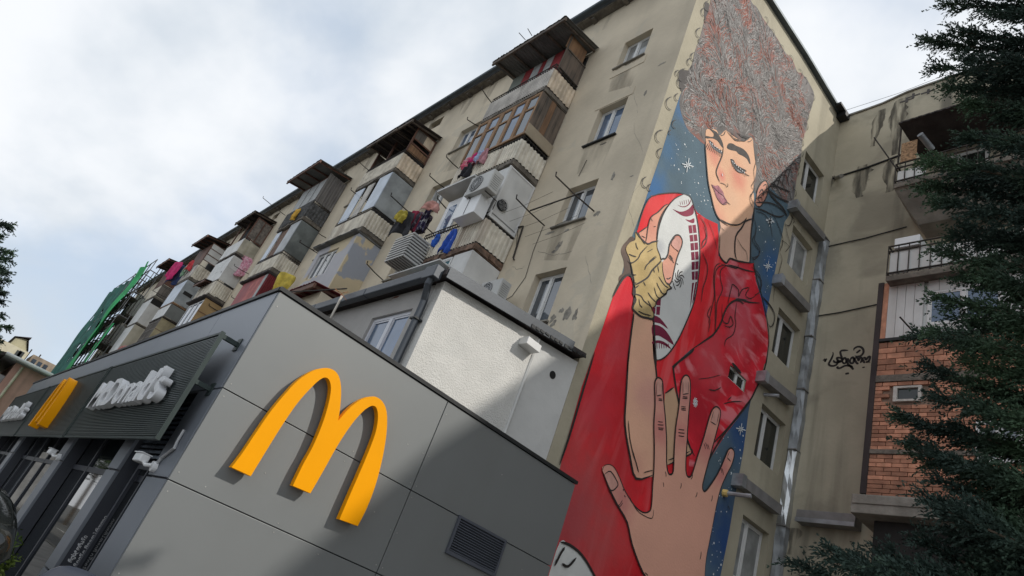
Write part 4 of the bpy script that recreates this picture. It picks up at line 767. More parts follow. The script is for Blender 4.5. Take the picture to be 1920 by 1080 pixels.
fwin(b, 'y', YB, -23.35, -21.75, 11.1, 12.25, (.33, .66), WPVC, GL, .06); fwin(b, 'y', YB, -23.35, -21.75, 7.6, 8.9, (.5,), WPVC, GL, .06)
panel('end_wall', 'x', -23.6, YB+.01, YF-.002, S1-.2, S3+2.71, CAMO, b, .1)
# --- stack C
xr, xl = -28.5, -31.4
b = slab(xl, xr, S5+.1); rail(xl, xr, S5+.25, b)
corr('front_mesh', 'y', YB-.004, xl, xr+.012, S5+.3, S5+1.2, MESH, b, .05); corr('side_mesh', 'x', xr+.012, YB-.0, YF-.01, S5+.3, S5+1.1, MESH, b, .16, .03)
corr('side_sheet', 'x', xr-.02, YB+.02, YF-.01, S5+1.25, 18.45, wood('grey_weathered_sheet', (.23, .215, .20), (.13, .12, .115)), b, .12, .03)
for i in range(3): panel('curtain_panel', 'y', YB+.05, xl+.12+i*.95, xl+.95+i*.95, S5+1.2, 18.2, CURT, b, .02)
panel('front_board', 'y', YB+.08, xl, xr-.1, S5+.2, 18.4, BRN, b, .02)
shed(-32.0, xr+.3, 18.53, 18.8, 6.12, YF-.01, ROOFT, b, under=BRN)
b = slab(xl, xr, S4+.0); rail(xl, xr, S4+.12, b)
corr('front_slats', 'y', YB-.004, xl, xr+.012, S4+.2, S4+.90, CREAM, b, .1); corr('side_slats', 'x', xr+.012, YB-.0, YF-.01, S4+.2, S4+.90, CREAM, b, .13)
panel('side_glass', 'x', xr, YB+.02, YF-.01, S4+1.15, S5+.05, GREYGL, b, .03); panel('front_sheet', 'y', YB, -29.6, xr-.04, S4+1.1, S5+.05, mat('grey_sheet', (.38, .40, .42), .5, var=.2), b, .03)
panel('brick_infill', 'y', YB+.1, -30.8, -29.6, S4+.90, S5+.05, mat('brown_brickwork', (.19, .12, .09), .9, var=.3, vs=6, bump=.8), b); panel('front_sheet', 'y', YB+.05, xl, -30.8, S4+.90, S5+.05, MC['white_foil'], b, .03)
b = slab(xl-.3, xr+.02, S4-.14, .12, ROOFD, y0=6.8)
corr('side_sheet', 'x', xr, YB+.02, YF-.01, S1, S4-.15, REDC, b, .08, .03); panel('corner_post', 'y', YB, xr-.3, xr-.02, S1, S4-.16, CURT, b, .03)
panel('front_board', 'y', YB, -30.1, xr-.3, S1, S4-.16, PINKW, b, .03); panel('front_board', 'y', YB, xl, -30.1, S1, S4-.16, REDP, b, .03)

# --- stack D
xr, xl = -37.2, -40.1
b = slab(xl, xr, 15.78, .15); panel('front_panel', 'y', YB, xl, xr-.03, 15.9, 16.85, SHEETW, b); panel('side_panel', 'x', xr, YB, YF-.01, 15.95, 16.82, mat('stained_white_sheet', (.45, .42, .34), .8, var=.25, vs=2, streak=.6, sc=(.3, .27, .16)), b)
for i in range(2): panel('side_glass', 'x', xr-.02, YB+.06+i*.46, YB+.48+i*.46, 17.0, 18.3, RGLASS, b)
battens('x', xr-.02, YB, YF, 16.9, 18.35, b, zs=(16.93, 18.33), as_=(YB+.03, YB+.5, YF-.03), m=BRN, w=.06)
panel('front_board', 'y', YB+.3, xl, xr-.1, 16.6, 18.3, DARK, b)  # set-back near-black sheet, painted in place of the unlit balcony interior
for x in (xl+.02, -38.6, xr-.12): q = MB(); q.box(x, YB+.03, 16.86, x+.07, YB+.1, 18.4); q.build('roof_post', BRN, b)
shed(xl-.1, xr+.2, 18.5, 18.68, 6.5, YF-.01, ROOFD, b, under=WOODD)
b = slab(xl, xr, 15.66, .1, ROOFD); panel('side_panel', 'x', xr+.02, YB, YF-.01, 14.03, 15.64, SHEETW, b); battens('x', xr+.02, YB, YF, 14, 15.6, b, zs=(14.9,), m=WPVC, w=.03)
panel('front_panel', 'y', YB, xl, xr-.02, 14.03, 15.64, SHEETW, b)
for a in (-39.6, -38.9, -38.2): fwin(b, 'y', YB-.01, a, a+.5, 14.75, 15.45, (), WPVC, GLD, .0)
b = slab(xl, xr, 12.95, .14); rail(xl, xr, 13.05, b); corr('side_slats', 'x', xr+.012, YB, YF-.01, 13.12, 13.9, CREAM, b, .13); corr('front_slats', 'y', YB-.004, xl, xr+.01, 13.12, 13.9, CREAM, b); back_dark(xl, xr, 13.1, 15.5, b)
shed(xl-.1, xr-1.0, 14.0, 14.3, 6.5, YF-.1, ROOFD, b)
b = slab(xl-.2, xr+.05, 12.83, .1, ROOFD, y0=6.75); panel('side_panel', 'x', xr, YB, YF-.01, 7, 12.8, TANP, b); battens('x', xr, YB, YF, S2, 12.8, b, zs=(12.0, 11.2, 10.3), as_=(), m=BRN, w=.03)
for a in (-39.9, -39.0, -38.1): fwin(b, 'y', YB, a, a+.85, 10.8, 12.7, (), WPVC, GLB, .0)
panel('front_panel', 'y', YB+.03, xl, xr-.05, 7, 10.78, SHEETW, b)
# --- stack E
xr, xl = -45.4, -48.3
b = slab(xl, xr, 15.72, .2); rail(xl, xr, 15.9, b); corr('side_slats', 'x', xr+.012, YB, YF-.01, 15.95, 16.85, CREAM, b, .14); corr('front_slats', 'y', YB-.004, xl, xr+.01, 15.95, 16.85, GREYC, b); back_dark(xl, xr, 15.9, 18.4, b)
panel('side_panel', 'x', xr, YB+.03, YF-.01, 17.32, 18.65, SHEETW, b); battens('x', xr, YB+.03, YF, 17.3, 18.7, b, zs=(17.34, 17.8, 18.25, 18.66), as_=(YB+.05,), m=BRN, w=.05)
panel('front_board', 'y', YB+.05, xl, xr-.03, 17.0, 18.65, BRN, b); shed(xl-.2, xr+.3, 18.85, 19.15, 6.3, YF-.01, ROOFD, b)
b = slab(xl, xr, 13.85, .12, WOODO); panel('side_glass', 'x', xr, YB, YF-.01, 14.0, 15.68, FOIL, b); panel('side_opening', 'x', xr+.01, YB+.2, YF-.2, 14.7, 14.95, DARK, b); panel('front_sheet', 'y', YB, xl, xr-.04, 14.0, 15.68, MC['white_foil'], b)
panel('side_panel', 'x', xr, YB, YF-.01, 12.95, 13.82, mat('dull_green_sheet', (.16, .17, .165), .7, var=.15), b); panel('front_panel', 'y', YB, xl, xr-.04, 12.95, 13.82, SHEETW, b)
b = slab(xl-.2, xr+.1, 12.8, .1, IRON); panel('side_panel', 'x', xr, YB, YF-.01, 9, 12.78, mat('ochre_board', (.38, .33, .21), .85, var=.2, streak=.5), b); battens('x', xr, YB, YF, 9, 12.7, b, zs=(12.0, 11.0), m=BRN, w=.03)
mb = MB()
for i in range(9): x = xl+(xr-xl-.1)*i/8; mb.box(x, YB, 9, x+.07, YB+.05, 12.78)
for i in range(7): z = 9+i*.6; mb.box(xl, YB+.001, z, xr-.02, YB+.049, z+.06)
mb.build('lattice', WOODG, b); panel('front_panel', 'y', YB+.06, xl, xr-.04, 9, 12.77, SHEETW, b, .02)
# --- stack F
xr, xl = -53.6, -56.5
b = slab(xl, xr, 15.75, .16); rail(xl, xr, 15.9, b); panel('side_panel', 'x', xr, YB, YF-.01, 15.95, 16.95, WOODG, b); panel('side_panel', 'x', xr-.05, YB, YF-.01, 17.0, 18.5, BRN, b); panel('front_board', 'y', YB+.03, xl, xr-.06, 16.5, 18.5, BRN, b); shed(xl-.4, xr+.2, 18.8, 19.1, 6.2, YF-.01, ROOFD, b)
corr('front_slats', 'y', YB-.004, xl, xr, 15.95, 16.8, CREAM, b)
b = slab(xl, xr, 13.5, .12); panel('side_opening', 'x', xr, YB, YF-.01, 15.3, 15.72, DARK, b); panel('side_panel', 'x', xr, YB, YF-.01, 13.65, 15.28, SHEETW, b); panel('front_panel', 'y', YB, xl, xr-.04, 13.65, 15.7, SHEETW, b)
b = slab(xl, xr, 11.2, .12, WOODO); panel('side_panel', 'x', xr, YB, YF-.01, 11.35, 13.45, mat('cream_sheet', (.45, .42, .34), .8, var=.1, streak=.4), b); panel('front_panel', 'y', YB, xl, xr-.04, 11.35, 13.45, SHEETW, b)
b = slab(xl, xr, 11.0, .12, ROOFD); panel('side_panel', 'x', xr, YB, YF-.01, 8.5, 10.95, RGLASS, b); fwin(b, 'y', YB, xl, xr-.05, 9, 10.95, (.25, .5, .75), WPVC, GLB, 0)
for k in (1,):   # stacks beyond, behind the scaffold
    xr = -53.6-8.2*k; xl = xr-2.9
    for z in (S5, S4, S3, S2): b = slab(xl, xr, z); panel('side_panel', 'x', xr, YB, YF-.01, z+.2, z+2.0, SHEETW, b); panel('front_panel', 'y', YB, xl, xr-.04, z+.2, z+1.1, CREAM, b)

# ---- drying rods fixed in the facade, outer tip then foot (read off the photograph)
rods = [((1042, 330), (1115, 397)), ((968, 372), (1022, 424)), ((955.6, 235), (979.6, 259)), ((876, 224), (902, 239)), ((837, 294), (861, 317)), ((805.6, 329.6), (833, 352)), ((820, 372), (874, 430)), ((733, 367), (822, 446)),
        ((658, 356), (704, 391)), ((725, 254), (764, 285.5)), ((671, 301), (693.5, 321)), ((563, 454.5), (628, 493)), ((597, 437), (612, 446)), ((493, 371), (535.6, 404.4)), ((1009, 94.6), (1040, 127)), ((903, 166), (922, 193)), ((561.5, 454), (590, 470)), ((439, 498), (467, 514)),
        ((414, 512), (445, 528.5)), ((434, 557), (458, 569)), ((391.7, 572.5), (412.5, 585)), ((286.7, 545), (321.7, 563)), ((267, 558), (295, 575)), ((688, 495), (720, 527)), ((754, 484.5), (768.5, 498))]
for t, f in rods:
    F = PY(*f, YF+.02); T = PX(*t, F.x); mid = (F+T)/2+Vector((0, 0, -.02))
    mb = MB(); mb.tube([F, mid, T, T+Vector((0, -.02, .10))], .019, 5); mb.build('drying_rod', IRON, apt)
mb = MB(); A_ = PY(994, 395, 6.75); B_ = PY(1095, 360, 6.75); mb.tube([A_, B_], .018, 5); mb.build('drying_bar', IRON, apt)
mb = MB()
for k in range(5):
    y = 6.6+k*.28; p0 = Vector((PY(1022, 424, YF).x+.0, y, 10.4-.02*k)); p1 = Vector((PY(1115, 397, YF).x, y, 10.5)); mb.tube([p0, (p0+p1)/2-Vector((0, 0, .05)), p1], .004, 3)
mb.build('clothes_line', BLACKM, apt)
# loose cables on the facade
for pts in ([(1018, 425), (1000, 470), (985, 520), (960, 555), (942, 566)], [(965, 430), (972, 424), (968, 460), (962, 486)], [(951, 450), (938, 500), (930, 530), (925, 548)], [(1085, 330), (1100, 300)]):
    mb = MB(); mb.tube([PY(u, v, YF-.015) for u, v in pts], .008, 4); mb.build('cable', BLACKM, apt)
mb = MB(); mb.tube([PY(*c5(u, v), YF-.03) for u, v in ((712, 775), (708, 765), (758, 605), (735, 610), (715, 618))], .022, 6); mb.build('bent_pipe', IRON, apt)
# pipe stubs and vents on the end wall
q = MB(); p = PX(*cC(862, 678), XW); q.tube([p+Vector((-.05, 0, 0)), p+Vector((.45, .12, .02)), p+Vector((.6, .16, .03))], .05, 8); q.build('waste_pipe', TIN, apt); q = MB(); q.tube([p+Vector((0, 0, 0)), p+Vector((.1, .03, 0))], .085, 8); q.build('pipe_collar', mat('foam_yellow', (.62, .45, .16), .9), apt)
p = PX(*cC(1060, 205), XW); q = MB(); q.tube([p, p+Vector((.35, .1, 0))], .045, 8); q.build('waste_pipe', TIN, apt)
# tin sill ducts under the end-wall windows, and the tin shaft in the corner
DX = XW+.26
for tl, tr_ in (((1495, 376), (1548, 440)), ((1467, 515), (1520, 572)), ((1437, 697), (1495, 745)), ((1394, 891), (1467, 948))):
    A_ = PX(*tl, DX); B_ = PX(*tr_, DX); zt = (A_.z+B_.z)/2
    mb = MB(); y0, y1 = A_.y, min(B_.y, 15.84)
    mb.add([(XW+.001, y0, A_.z+.02), (DX, y0, A_.z), (DX, y1, B_.z), (XW+.001, y1, B_.z+.02), (XW+.001, y0, A_.z-.22), (DX, y0, A_.z-.24), (DX, y1, B_.z-.24), (XW+.001, y1, B_.z-.22)], [(0, 3, 2, 1)[::-1], (4, 5, 6, 7)[::-1], (0, 1, 5, 4)[::-1], (1, 2, 6, 5)[::-1], (2, 3, 7, 6)[::-1], (3, 0, 4, 7)[::-1]])
    mb.fix = True; d_ = mb.build('sill_duct', TINP, apt)
    q = MB(); q.box(XW+.0, y0-.03, A_.z-.26, DX+.02, y0+.14, A_.z+.03); q.build('tin_cap', TIN, d_)
zt = PY(1540, 449, 15.7).z
z = zt; k = 0
while z > 5.4:
    h = random.uniform(1.3, 2.2); j = random.uniform(-.03, .03); mb = MB(); n = 6
    # crumpled sheet lengths
    vs = []; fs = []
    for i in range(n+1):
        for a, (x, y) in enumerate(((XW+.01, 15.60+j*.5), (XW+.14+j*.5, 15.61), (XW+.20, 15.70+j*.5), (XW+.21, 15.85))):
            vs.append((x+random.uniform(-.015, .02), y+random.uniform(-.015, .015), z-h*i/n))
    for i in range(n):
        for a in range(3): fs.append((i*4+a, (i+1)*4+a, (i+1)*4+a+1, i*4+a+1))
    mb.add(vs, fs); mb.build('tin_shaft', TIN if k != 4 else mat('bright_tin', (.55, .57, .58), .3, .8, var=.2, bump=.6, bs=6), apt); q = MB(); q.box(XW+.005, 15.575, z-.03, XW+.225, 15.85, z); q.build('shaft_band', TINP, apt); z -= h+.01; k += 1
mb = MB(); mb.box(XW+.02, 15.62, 0, XW+.22, 15.85, 5.35); mb.build('tin_shaft', TINP, apt)

# ================================================================== right wing
wing = thing('apartment_wing', 'darker streaked apartment wing with an orange brick bay, right of the mural wall', 'building', (-4, YW, 0))
top = [(-8.8, 21.12), (-8.2, 21.13), (-7.43, 21.16), (-6.9, 21.27), (-6.68, 21.31), (-6.1, 21.33), (-5.6, 21.33), (-3, 21.35), (3.5, 21.4), (5, 22.2), (9.6, 23.3), (13.2, 24.5), (20, 25.2), (34, 25.2), (34, 0), (-8.8, 0)]  # right-hand roof rise is out of view, shaped to place the cast shadow edge
mb = MB(); mb.prism(top, 1, YW, YW+9); mb.build('wall', PL_WING, wing)
mb = MB(); t2 = [p for p in top[:-2]]; mb.prism(t2+[(x, z+.06) for x, z in reversed(t2)], 1, YW-.05, YW+9); mb.build('parapet_capping', CONCL, wing)
mb = MB()
for (u, v) in ((1740, 172), (1712, 180), (1700, 188)):
    p = PY(u, v, YW-.01); mb.box(p.x-.2, YW-.012, p.z-.02, p.x+.2, YW+.01, p.z+.03); mb.box(p.x-.03, YW-.014, p.z-.1, p.x+.04, YW-.001, p.z+.12)
mb.build('wall_crack', INKH, wing)
# soot streaks: stains with a shape of their own
SOOT = mat('soot_stain', (.075, .068, .06), .95, var=.3, vs=2, bump=.2)
def stain(uvs, w0):
    P = [PY(u, v, YW) for u, v in uvs]; vs = []; fs = []; n = 0
    L_ = cat_rom([(p.x, p.z) for p in P], False, 8)
    for i, (x, z) in enumerate(L_):
        t = i/(len(L_)-1); ww = w0*(.5+.8*math.sin(math.pi*min(1, t*1.2+.1)))*(1+.35*mnoise.noise(Vector((x*3, z*5, w0*9))))
        vs += [(x-ww, YW-.004, z), (x+ww*random.uniform(.8, 1.2), YW-.004, z)]
    fs = [(2*i, 2*i+1, 2*i+3, 2*i+2)[::-1] for i in range(len(L_)-1)]
    q = MB(); q.add(vs, fs); q.build('soot_streak', SOOTT, wing)
m_ = mat('soot_stain_soft', (.085, .076, .062), .95, var=.3, vs=2, bump=0); SOOTT = m_
nt = m_.node_tree; b_ = nt.nodes['Principled BSDF']; tn = nt.nodes.new('ShaderNodeTexNoise'); gg = nt.nodes.new('ShaderNodeNewGeometry'); mpp = nt.nodes.new('ShaderNodeMapping'); mpp.inputs['Scale'].default_value = (5, 1, .7)
nt.links.new(gg.outputs['Position'], mpp.inputs[0]); nt.links.new(mpp.outputs[0], tn.inputs[0]); tn.inputs['Detail'].default_value = 8; tn.inputs['Scale'].default_value = 1.2
rr = nt.nodes.new('ShaderNodeMapRange'); rr.inputs[1].default_value = .38; rr.inputs[2].default_value = .62; rr.inputs[4].default_value = .7; nt.links.new(tn.outputs[0], rr.inputs[0]); nt.links.new(rr.outputs[0], b_.inputs['Alpha'])
stain([(1655, 205), (1648, 225), (1640, 255), (1636, 275)], .16); stain([(1690, 185), (1684, 215), (1680, 250), (1678, 290)], .2); stain([(1618, 310), (1614, 335), (1610, 360), (1612, 370)], .22); stain([(1675, 300), (1672, 330), (1668, 360)], .22); stain([(1562, 330), (1556, 352)], .1)
stain([(1490, 990), (1488, 1010), (1480, 1040)], .12)
# cables
for (a, b, r) in (((1562, 334), (1690, 290), .03), ((1552, 462), (1700, 425), .018), ((1503, 597), (1652, 569), .018)):
    A_ = PY(*a, YW-.03); B_ = PY(*b, YW-.03); mb = MB(); mb.tube([A_, (A_+B_)/2-Vector((0, 0, .04)), B_], r, 5); mb.build('wall_cable', BLACKM, wing)
mb = MB(); mb.tube([PY(1568, 333, YW-.02), PY(1570, 333, YW-.14), PY(1578, 330, YW-.35)], .06, 8, .07); mb.build('pipe_stub', CONCL, wing)
mb = MB(); T = PY(1639, 258, 15.0); mb.tube([PY(1682, 318, 14.75), T], .022, 5); mb.build('drying_rod', IRON, wing)
mb = MB(); T = PY(1687, 594, 14.3); mb.tube([PY(1718, 628, 14.7), T], .02, 5); mb.build('drying_rod', IRON, wing)
# dark mastic strip at the bay edge, tin tray low on the wall
YV = 14.75
mb = MB(); a = PY(1474, 962, YW); b = PY(1617, 972, YW); mb.box(XW+.5, YW-.35, a.z-.28, b.x, YW-.002, a.z); tr_ = mb.build('tin_tray', TINP, wing, bevel=.01); mb = MB(); mb.box(XW+.5, YW-.38, a.z-.3, b.x, YW-.351, a.z-.2); mb.build('tray_lip', TIN, tr_)
x0 = PY(1656, 560, YV).x; x1 = -2.4
ztop = PY(1658, 532, YV).z; zbrt = PY(1655, 636, YV).z; zmid = PY(1650, 705, YV).z; zb2 = PY(1635, 843, YV).z; zbot = PY(1618, 930, YV).z
bay = MB(); bay.box(x0, YV+.06, zbot, x1, YW-.002, ztop); bay = bay.build('bay', MORT, wing)
mb = MB(); mb.box(x0-.13, YV-.03, zbot+.05, x0-.002, YW-.003, ztop+.02); mb.build('edge_strip', mat('rust_black_strip', (.045, .035, .035), .85, var=.3), bay)
mb = MB(); mb.box(x0-.25, YV-.12, zbot-.42, x1+.2, YW-.002, zbot-.002); mb.box(x0-.22, YV-.15, zbot-.22, x1+.2, YV-.121, zbot-.03); sl = mb.build('bay_slab', CONCL, wing, bevel=.02)
mb = MB(); mb.box(x0+.1, YV+.25, 3.6, x1+.4, YW-.003, zbot-.43); mb.build('shade_block', DARK, wing)  # solid near-black block painted in for the shaded void below the bay
for zz, hh in ((zmid, .17), (zb2, .1)):
    mb = MB(); mb.box(x0, YV-.03, zz-hh, x1, YV+.058, zz); mb.build('band', CONC, bay)
# bricks: each one an object, shared meshes
def brick_mesh(w, h):
    q = MB(); q.box(0, 0, 0, w, .06, h); o = q.build('brick', BRICK, None, bevel=0); col.objects.unlink(o); return o
hw = (PY(1676, 725, YV), PY(1727, 750, YV))       # the small bay window
bw = dict(x0=hw[0].x, x1=hw[1].x, z0=hw[1].z-.02, z1=hw[0].z)
cnt = 0; extra = MB()
def courses(z0, z1, h, w):
    global cnt
    bm_ = brick_mesh(w-.016, h-.014); hb = brick_mesh(w/2-.016, h-.014); n = int(round((z1-z0)/h)); h = (z1-z0)/n; r = n-1
    for i in range(n):
        z = z0+(n-1-i)*h; x = x0+(0 if i % 2 else -w/2)
        while x < x1:
            xs = x; full = True
            if x < x0: xs = x0; full = False
            hit = not (xs+w < bw['x0'] or xs > bw['x1'] or z+h < bw['z0'] or z > bw['z1'])
            if not hit and xs < -3.0:
                y = YV+random.uniform(-.006, .006)
                if cnt < 298: inst(bm_ if full else hb, 'brick', (xs, y, z), bay); cnt += 1
                else: extra.box(xs, y, z, xs+w-.016, y+.06, z+h-.014)
            elif not hit: extra.box(xs, YV, z, xs+w-.016, YV+.06, z+h-.014)
            x = x+w if full else x0+w/2
courses(zmid, zbrt-.09, .15, .40); courses(zb2, zmid-.17, .098, .32); courses(zbot, zb2-.1, .098, .32)
extra.build('brickwork', BRICK, bay, kind='stuff')
mb = MB(); wd = .05
mb.box(bw['x0'], YV-.02, bw['z0'], bw['x1'], YV+.05, bw['z0']+wd); mb.box(bw['x0'], YV-.02, bw['z1']-wd, bw['x1'], YV+.05, bw['z1']); mb.box(bw['x0'], YV-.02, bw['z0']+wd, bw['x0']+wd*1.6, YV+.05, bw['z1']-wd); mb.box(bw['x1']-wd*1.3, YV-.02, bw['z0']+wd, bw['x1'], YV+.05, bw['z1']-wd)
mb.build('window_frame', GPVC, bay); mb = MB(); mb.box(bw['x0']+.09, YV+.03, bw['z0']+wd, bw['x1']-.07, YV+.045, bw['z1']-wd); mb.build('pane', GLD, bay)
# white boarded storey above the brick
x = x0+.16
mb = MB(); mb.box(x0, YV-.035, zbrt-.08, x1, YV+.05, zbrt); mb.build('band', BLACKM, bay)
xw0 = PY(1740, 560, YV).x
for k in range(12):
    xx = x0+.13+k*.2
    if xx+.19 > xw0: break
    panel('white_board', 'y', YV-.01, xx, xx+.19, zbrt+.01, ztop, SHEETW, bay, .05)
mb = MB(); mb.box(x0, YV, zbrt+.01, x0+.12, YV+.05, ztop); mb.build('brick_edge', BRICK, bay)
xw0 = PY(1740, 560, YV).x; mb = MB(); mb.box(x0+.13, YV+.052, zbrt+.01, x1, YV+.058, ztop); mb.build('backing', SHEETW, bay)
fwin(bay, 'y', YV-.02, xw0, xw0+1.5, zbrt+.25, ztop-.45, (.5,), WPVC, GLB, .0, .06)
for k in range(9):
    xx = xw0+k*.24
    panel('white_board', 'y', YV-.01, xx, xx+.23, ztop-.44, ztop, SHEETW, bay, .05); panel('white_board', 'y', YV-.01, xx, xx+.23, zbrt+.01, zbrt+.24, SHEETW, bay, .05)
def wing_balcony(z, h, xl, xr_, white, y0=14.45):
    mb = MB(); mb.box(xl, y0, z, xr_, YW-.002, z+.14); mb.box(xl+.02, y0-.03, z-.05, xr_, y0-.001, z+.1); b = mb.build('balcony', CONC, wing, bevel=.012)
    mb = MB()
    for zz in (h, h-.16, .1): mb.box(xl, y0, z+.14+zz-.03, xr_, y0+.035, z+.14+zz); mb.box(xl, y0+.036, z+.14+zz-.03, xl+.035, YW-.003, z+.14+zz)
    n = int((xr_-xl)/.24)
    for i in range(n+1): xx = xl+(xr_-xl-.03)*i/n; mb.box(xx, y0+.005, z+.14, xx+.02, y0+.028, z+.14+h-.03)
    for i in range(5): yy = y0+(YW-y0-.05)*i/4; mb.box(xl+.005, yy, z+.14, xl+.028, yy+.02, z+.14+h-.03)
    mb.build('railing', IRON, b)
    if white: panel('rail_board', 'y', y0+.05, xl+.05, xr_, z+.2, z+.14+h-.2, SHEETW, b, .02)
    return b
zb = PY(1660, 526, 14.45).z
b1 = wing_balcony(zb, PY(1664, 462, 14.45).z-zb-.14, PY(1660, 526, 14.45).x, -1.6, True)
panel('white_box', 'y', 14.6, PY(1677, 452, 14.6).x, PY(1725, 440, 14.6).x, zb+1.1, zb+1.42, WHITEP, b1, .5, bevel=.02)
zb = PY(1675, 352, 14.45).z
b2 = wing_balcony(zb, PY(1684, 303, 14.45).z-zb-.2, PY(1675, 352, 14.45).x, -1.6, False)
mb = MB(); mb.add([(PY(1674, 360, 14.45).x, 14.45, zb-.002), (-1.6, 14.45, zb-.002), (-1.6, YW-.002, zb-.002), (-6.3, YW-.002, zb-.002), (-5.9, 15.3, zb-.75), (-1.6, 15.3, zb-.75), (-1.6, YW-.002, zb-.8), (-5.9, YW-.002, zb-.8)], [(0, 1, 5, 4), (0, 4, 7, 3), (4, 5, 6, 7), (0, 3, 2, 1)]); mb.build('balcony_bracket', CONCL, b2)
OSB = mat('chip_board', (.36, .22, .12), .85, var=.55, vs=14, bump=.2)
p0 = PY(1688, 302, 14.5); p1 = PY(1720, 262, 14.5); panel('chip_board', 'y', 14.5, p0.x, p1.x, p0.z-.05, p1.z+.02, OSB, b2, .02)
q = MB(); T = PY(1725, 252, 14.2); q.tube([T, PY(1748, 280, 14.7)], .085, 14); q.build('flue_pipe', TIN, b2)
q = MB(); q.tube([PY(1690, 240, 14.5), PY(1684, 305, 14.5)], .025, 5); q.build('roof_post', IRON, b2)
panel('rail_board', 'y', 14.5, -6.2, -5.5, zb+.2, zb+.6, SHEETW, b2, .02)
R0_ = PY(1687, 236, 14.3); mb = MB(); n = 50
for i in range(n):
    xx = R0_.x+i*.1; d = .02 if i % 2 else 0
    mb.box(xx, 14.2, R0_.z+d-.01, xx+.098, 14.25, R0_.z+d+.03)
mb.add([(R0_.x, 14.2, R0_.z), (R0_.x+5, 14.2, R0_.z), (R0_.x+5, YW, R0_.z+.12), (R0_.x, YW, R0_.z+.12), (R0_.x, 14.2, R0_.z+.04), (R0_.x+5, 14.2, R0_.z+.04), (R0_.x+5, YW, R0_.z+.16), (R0_.x, YW, R0_.z+.16)], [(0, 3, 2, 1), (4, 5, 6, 7), (3, 0, 4, 7)]); mb.build('roof', ROOFD, b2)
p = PY(1778, 300, YW); window(wing, 'y', YW-.1, p.x-.2, p.x+1.0, zb+.6, zb+2.0, (.4,), .03, WPVC, GLD)
p = PY(1830, 850, YV); fwin(bay, 'y', YV-.03, p.x, p.x+.8, p.z-.2, p.z+.7, (.5,), WPVC, GL, 0)
# graffiti
gl = [[(185, 600), (200, 620)], [(215, 570), (240, 660)], [(275, 570), (240, 620), (225, 655)], [(425, 405), (435, 460), (400, 560), (350, 650), (325, 710), (360, 750), (430, 760), (500, 740), (545, 690), (550, 620), (530, 560), (580, 550), (640, 570), (650, 600)], [(820, 365), (740, 365), (660, 370), (620, 400), (625, 460), (650, 540), (665, 620), (660, 680)],
      [(440, 610), (470, 660), (530, 670), (600, 660), (650, 640)], [(545, 610), (600, 640), (640, 610)], [(670, 640), (700, 690), (750, 680), (770, 620), (740, 560), (700, 570), (680, 640)], [(800, 560), (790, 640), (820, 720), (880, 770), (930, 830), (935, 860)], [(935, 800), (900, 770), (800, 750), (720, 760), (620, 810), (560, 815), (540, 790), (575, 770)], [(820, 560), (850, 640), (890, 690), (940, 680), (960, 600), (940, 540), (890, 570), (870, 640)],
      [(960, 370), (970, 320), (1050, 275), (1130, 280), (1190, 330), (1205, 400), (1180, 460), (1120, 510), (1040, 520), (980, 500)], [(1020, 435), (1080, 390), (1130, 350)], [(960, 540), (990, 620), (1030, 680), (1075, 715)], [(975, 580), (1020, 545), (1060, 570), (1080, 620), (1110, 560), (1150, 550), (1165, 600), (1140, 660), (1115, 685)], [(1180, 600), (1210, 550), (1245, 560), (1270, 600), (1310, 550), (1350, 520), (1370, 550), (1350, 610), (1320, 650), (1270, 660), (1380, 665)], [(1190, 590), (1210, 650), (1245, 680)],
      [(1170, 800), (1240, 790)], [(740, 965), (790, 950), (840, 950)]]
Ls = [(cat_rom([(lambda q: (q.x, q.z))(PY(*cGr(*p), YW)) for p in s], False, 5), (.06 if len(s) > 2 else .04), True) for s in gl]
r_ = ribbons(Ls, 0); r_.v = [(a, YW-.004, b) for (_, a, b) in r_.v]; r_.f = [f[::-1] for f in r_.f]; r_.build('graffiti', INK, wing, kind='stuff')
# thin wires crossing above the wing roof
for k, (a, b) in enumerate((((1580, 218), (1790, 138)), ((1582, 208), (1800, 130)))):
    A_ = PY(*a, 16.5); B_ = PY(*b, 16.5); q = MB(); q.tube([A_, (A_+B_)/2-Vector((0, 0, .1)), B_], .008, 4); q.build('roof_wire', BLACKM, wing)
# ================================================================== white annex
YA = 4.58; XA = XW+.03
an = thing('annex', 'small white roughcast annex with graphite gutter between the restaurant and the beige block', 'building', (-12, 6, 0))
zl_, zr_ = 6.72, 6.98
mb = MB(); ysp = PX(1000, 660, XA).y
def zt_(y): return 6.52+(y-YA)*.115
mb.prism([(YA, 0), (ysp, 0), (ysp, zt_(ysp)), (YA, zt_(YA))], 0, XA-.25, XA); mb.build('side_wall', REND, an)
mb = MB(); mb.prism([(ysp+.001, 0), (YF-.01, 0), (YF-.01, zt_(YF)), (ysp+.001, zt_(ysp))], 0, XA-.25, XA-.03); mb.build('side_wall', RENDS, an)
wa = (PY(703, 588, YA), PY(775, 566, YA), PY(690, 640, YA))
wx0, wx1, wz1 = -10.75, -9.42, 6.1; wz0 = 4.75
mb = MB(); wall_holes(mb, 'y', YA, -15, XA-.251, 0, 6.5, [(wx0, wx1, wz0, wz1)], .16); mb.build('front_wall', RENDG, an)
mb = MB(); mb.box(wx0-.05, YA+.15, wz0-.1, wx1+.05, YA+.2, wz1+.1)
wf = window(an, 'y', YA, wx0, wx1, wz0, wz1, (.5,), .05, mat('bluish_pvc', (.60, .61, .66), .4, var=.03, bump=0), GLB, w=.07)
mb = MB(); mb.box(wx0-.08, YA-.12, wz0-.06, wx1+.35, YA+.05, wz0-.015); mb.box(wx0-.08, YA-.122, wz0-.16, wx1+.35, YA-.1, wz0-.061); mb.build('sill', WPVC, an)
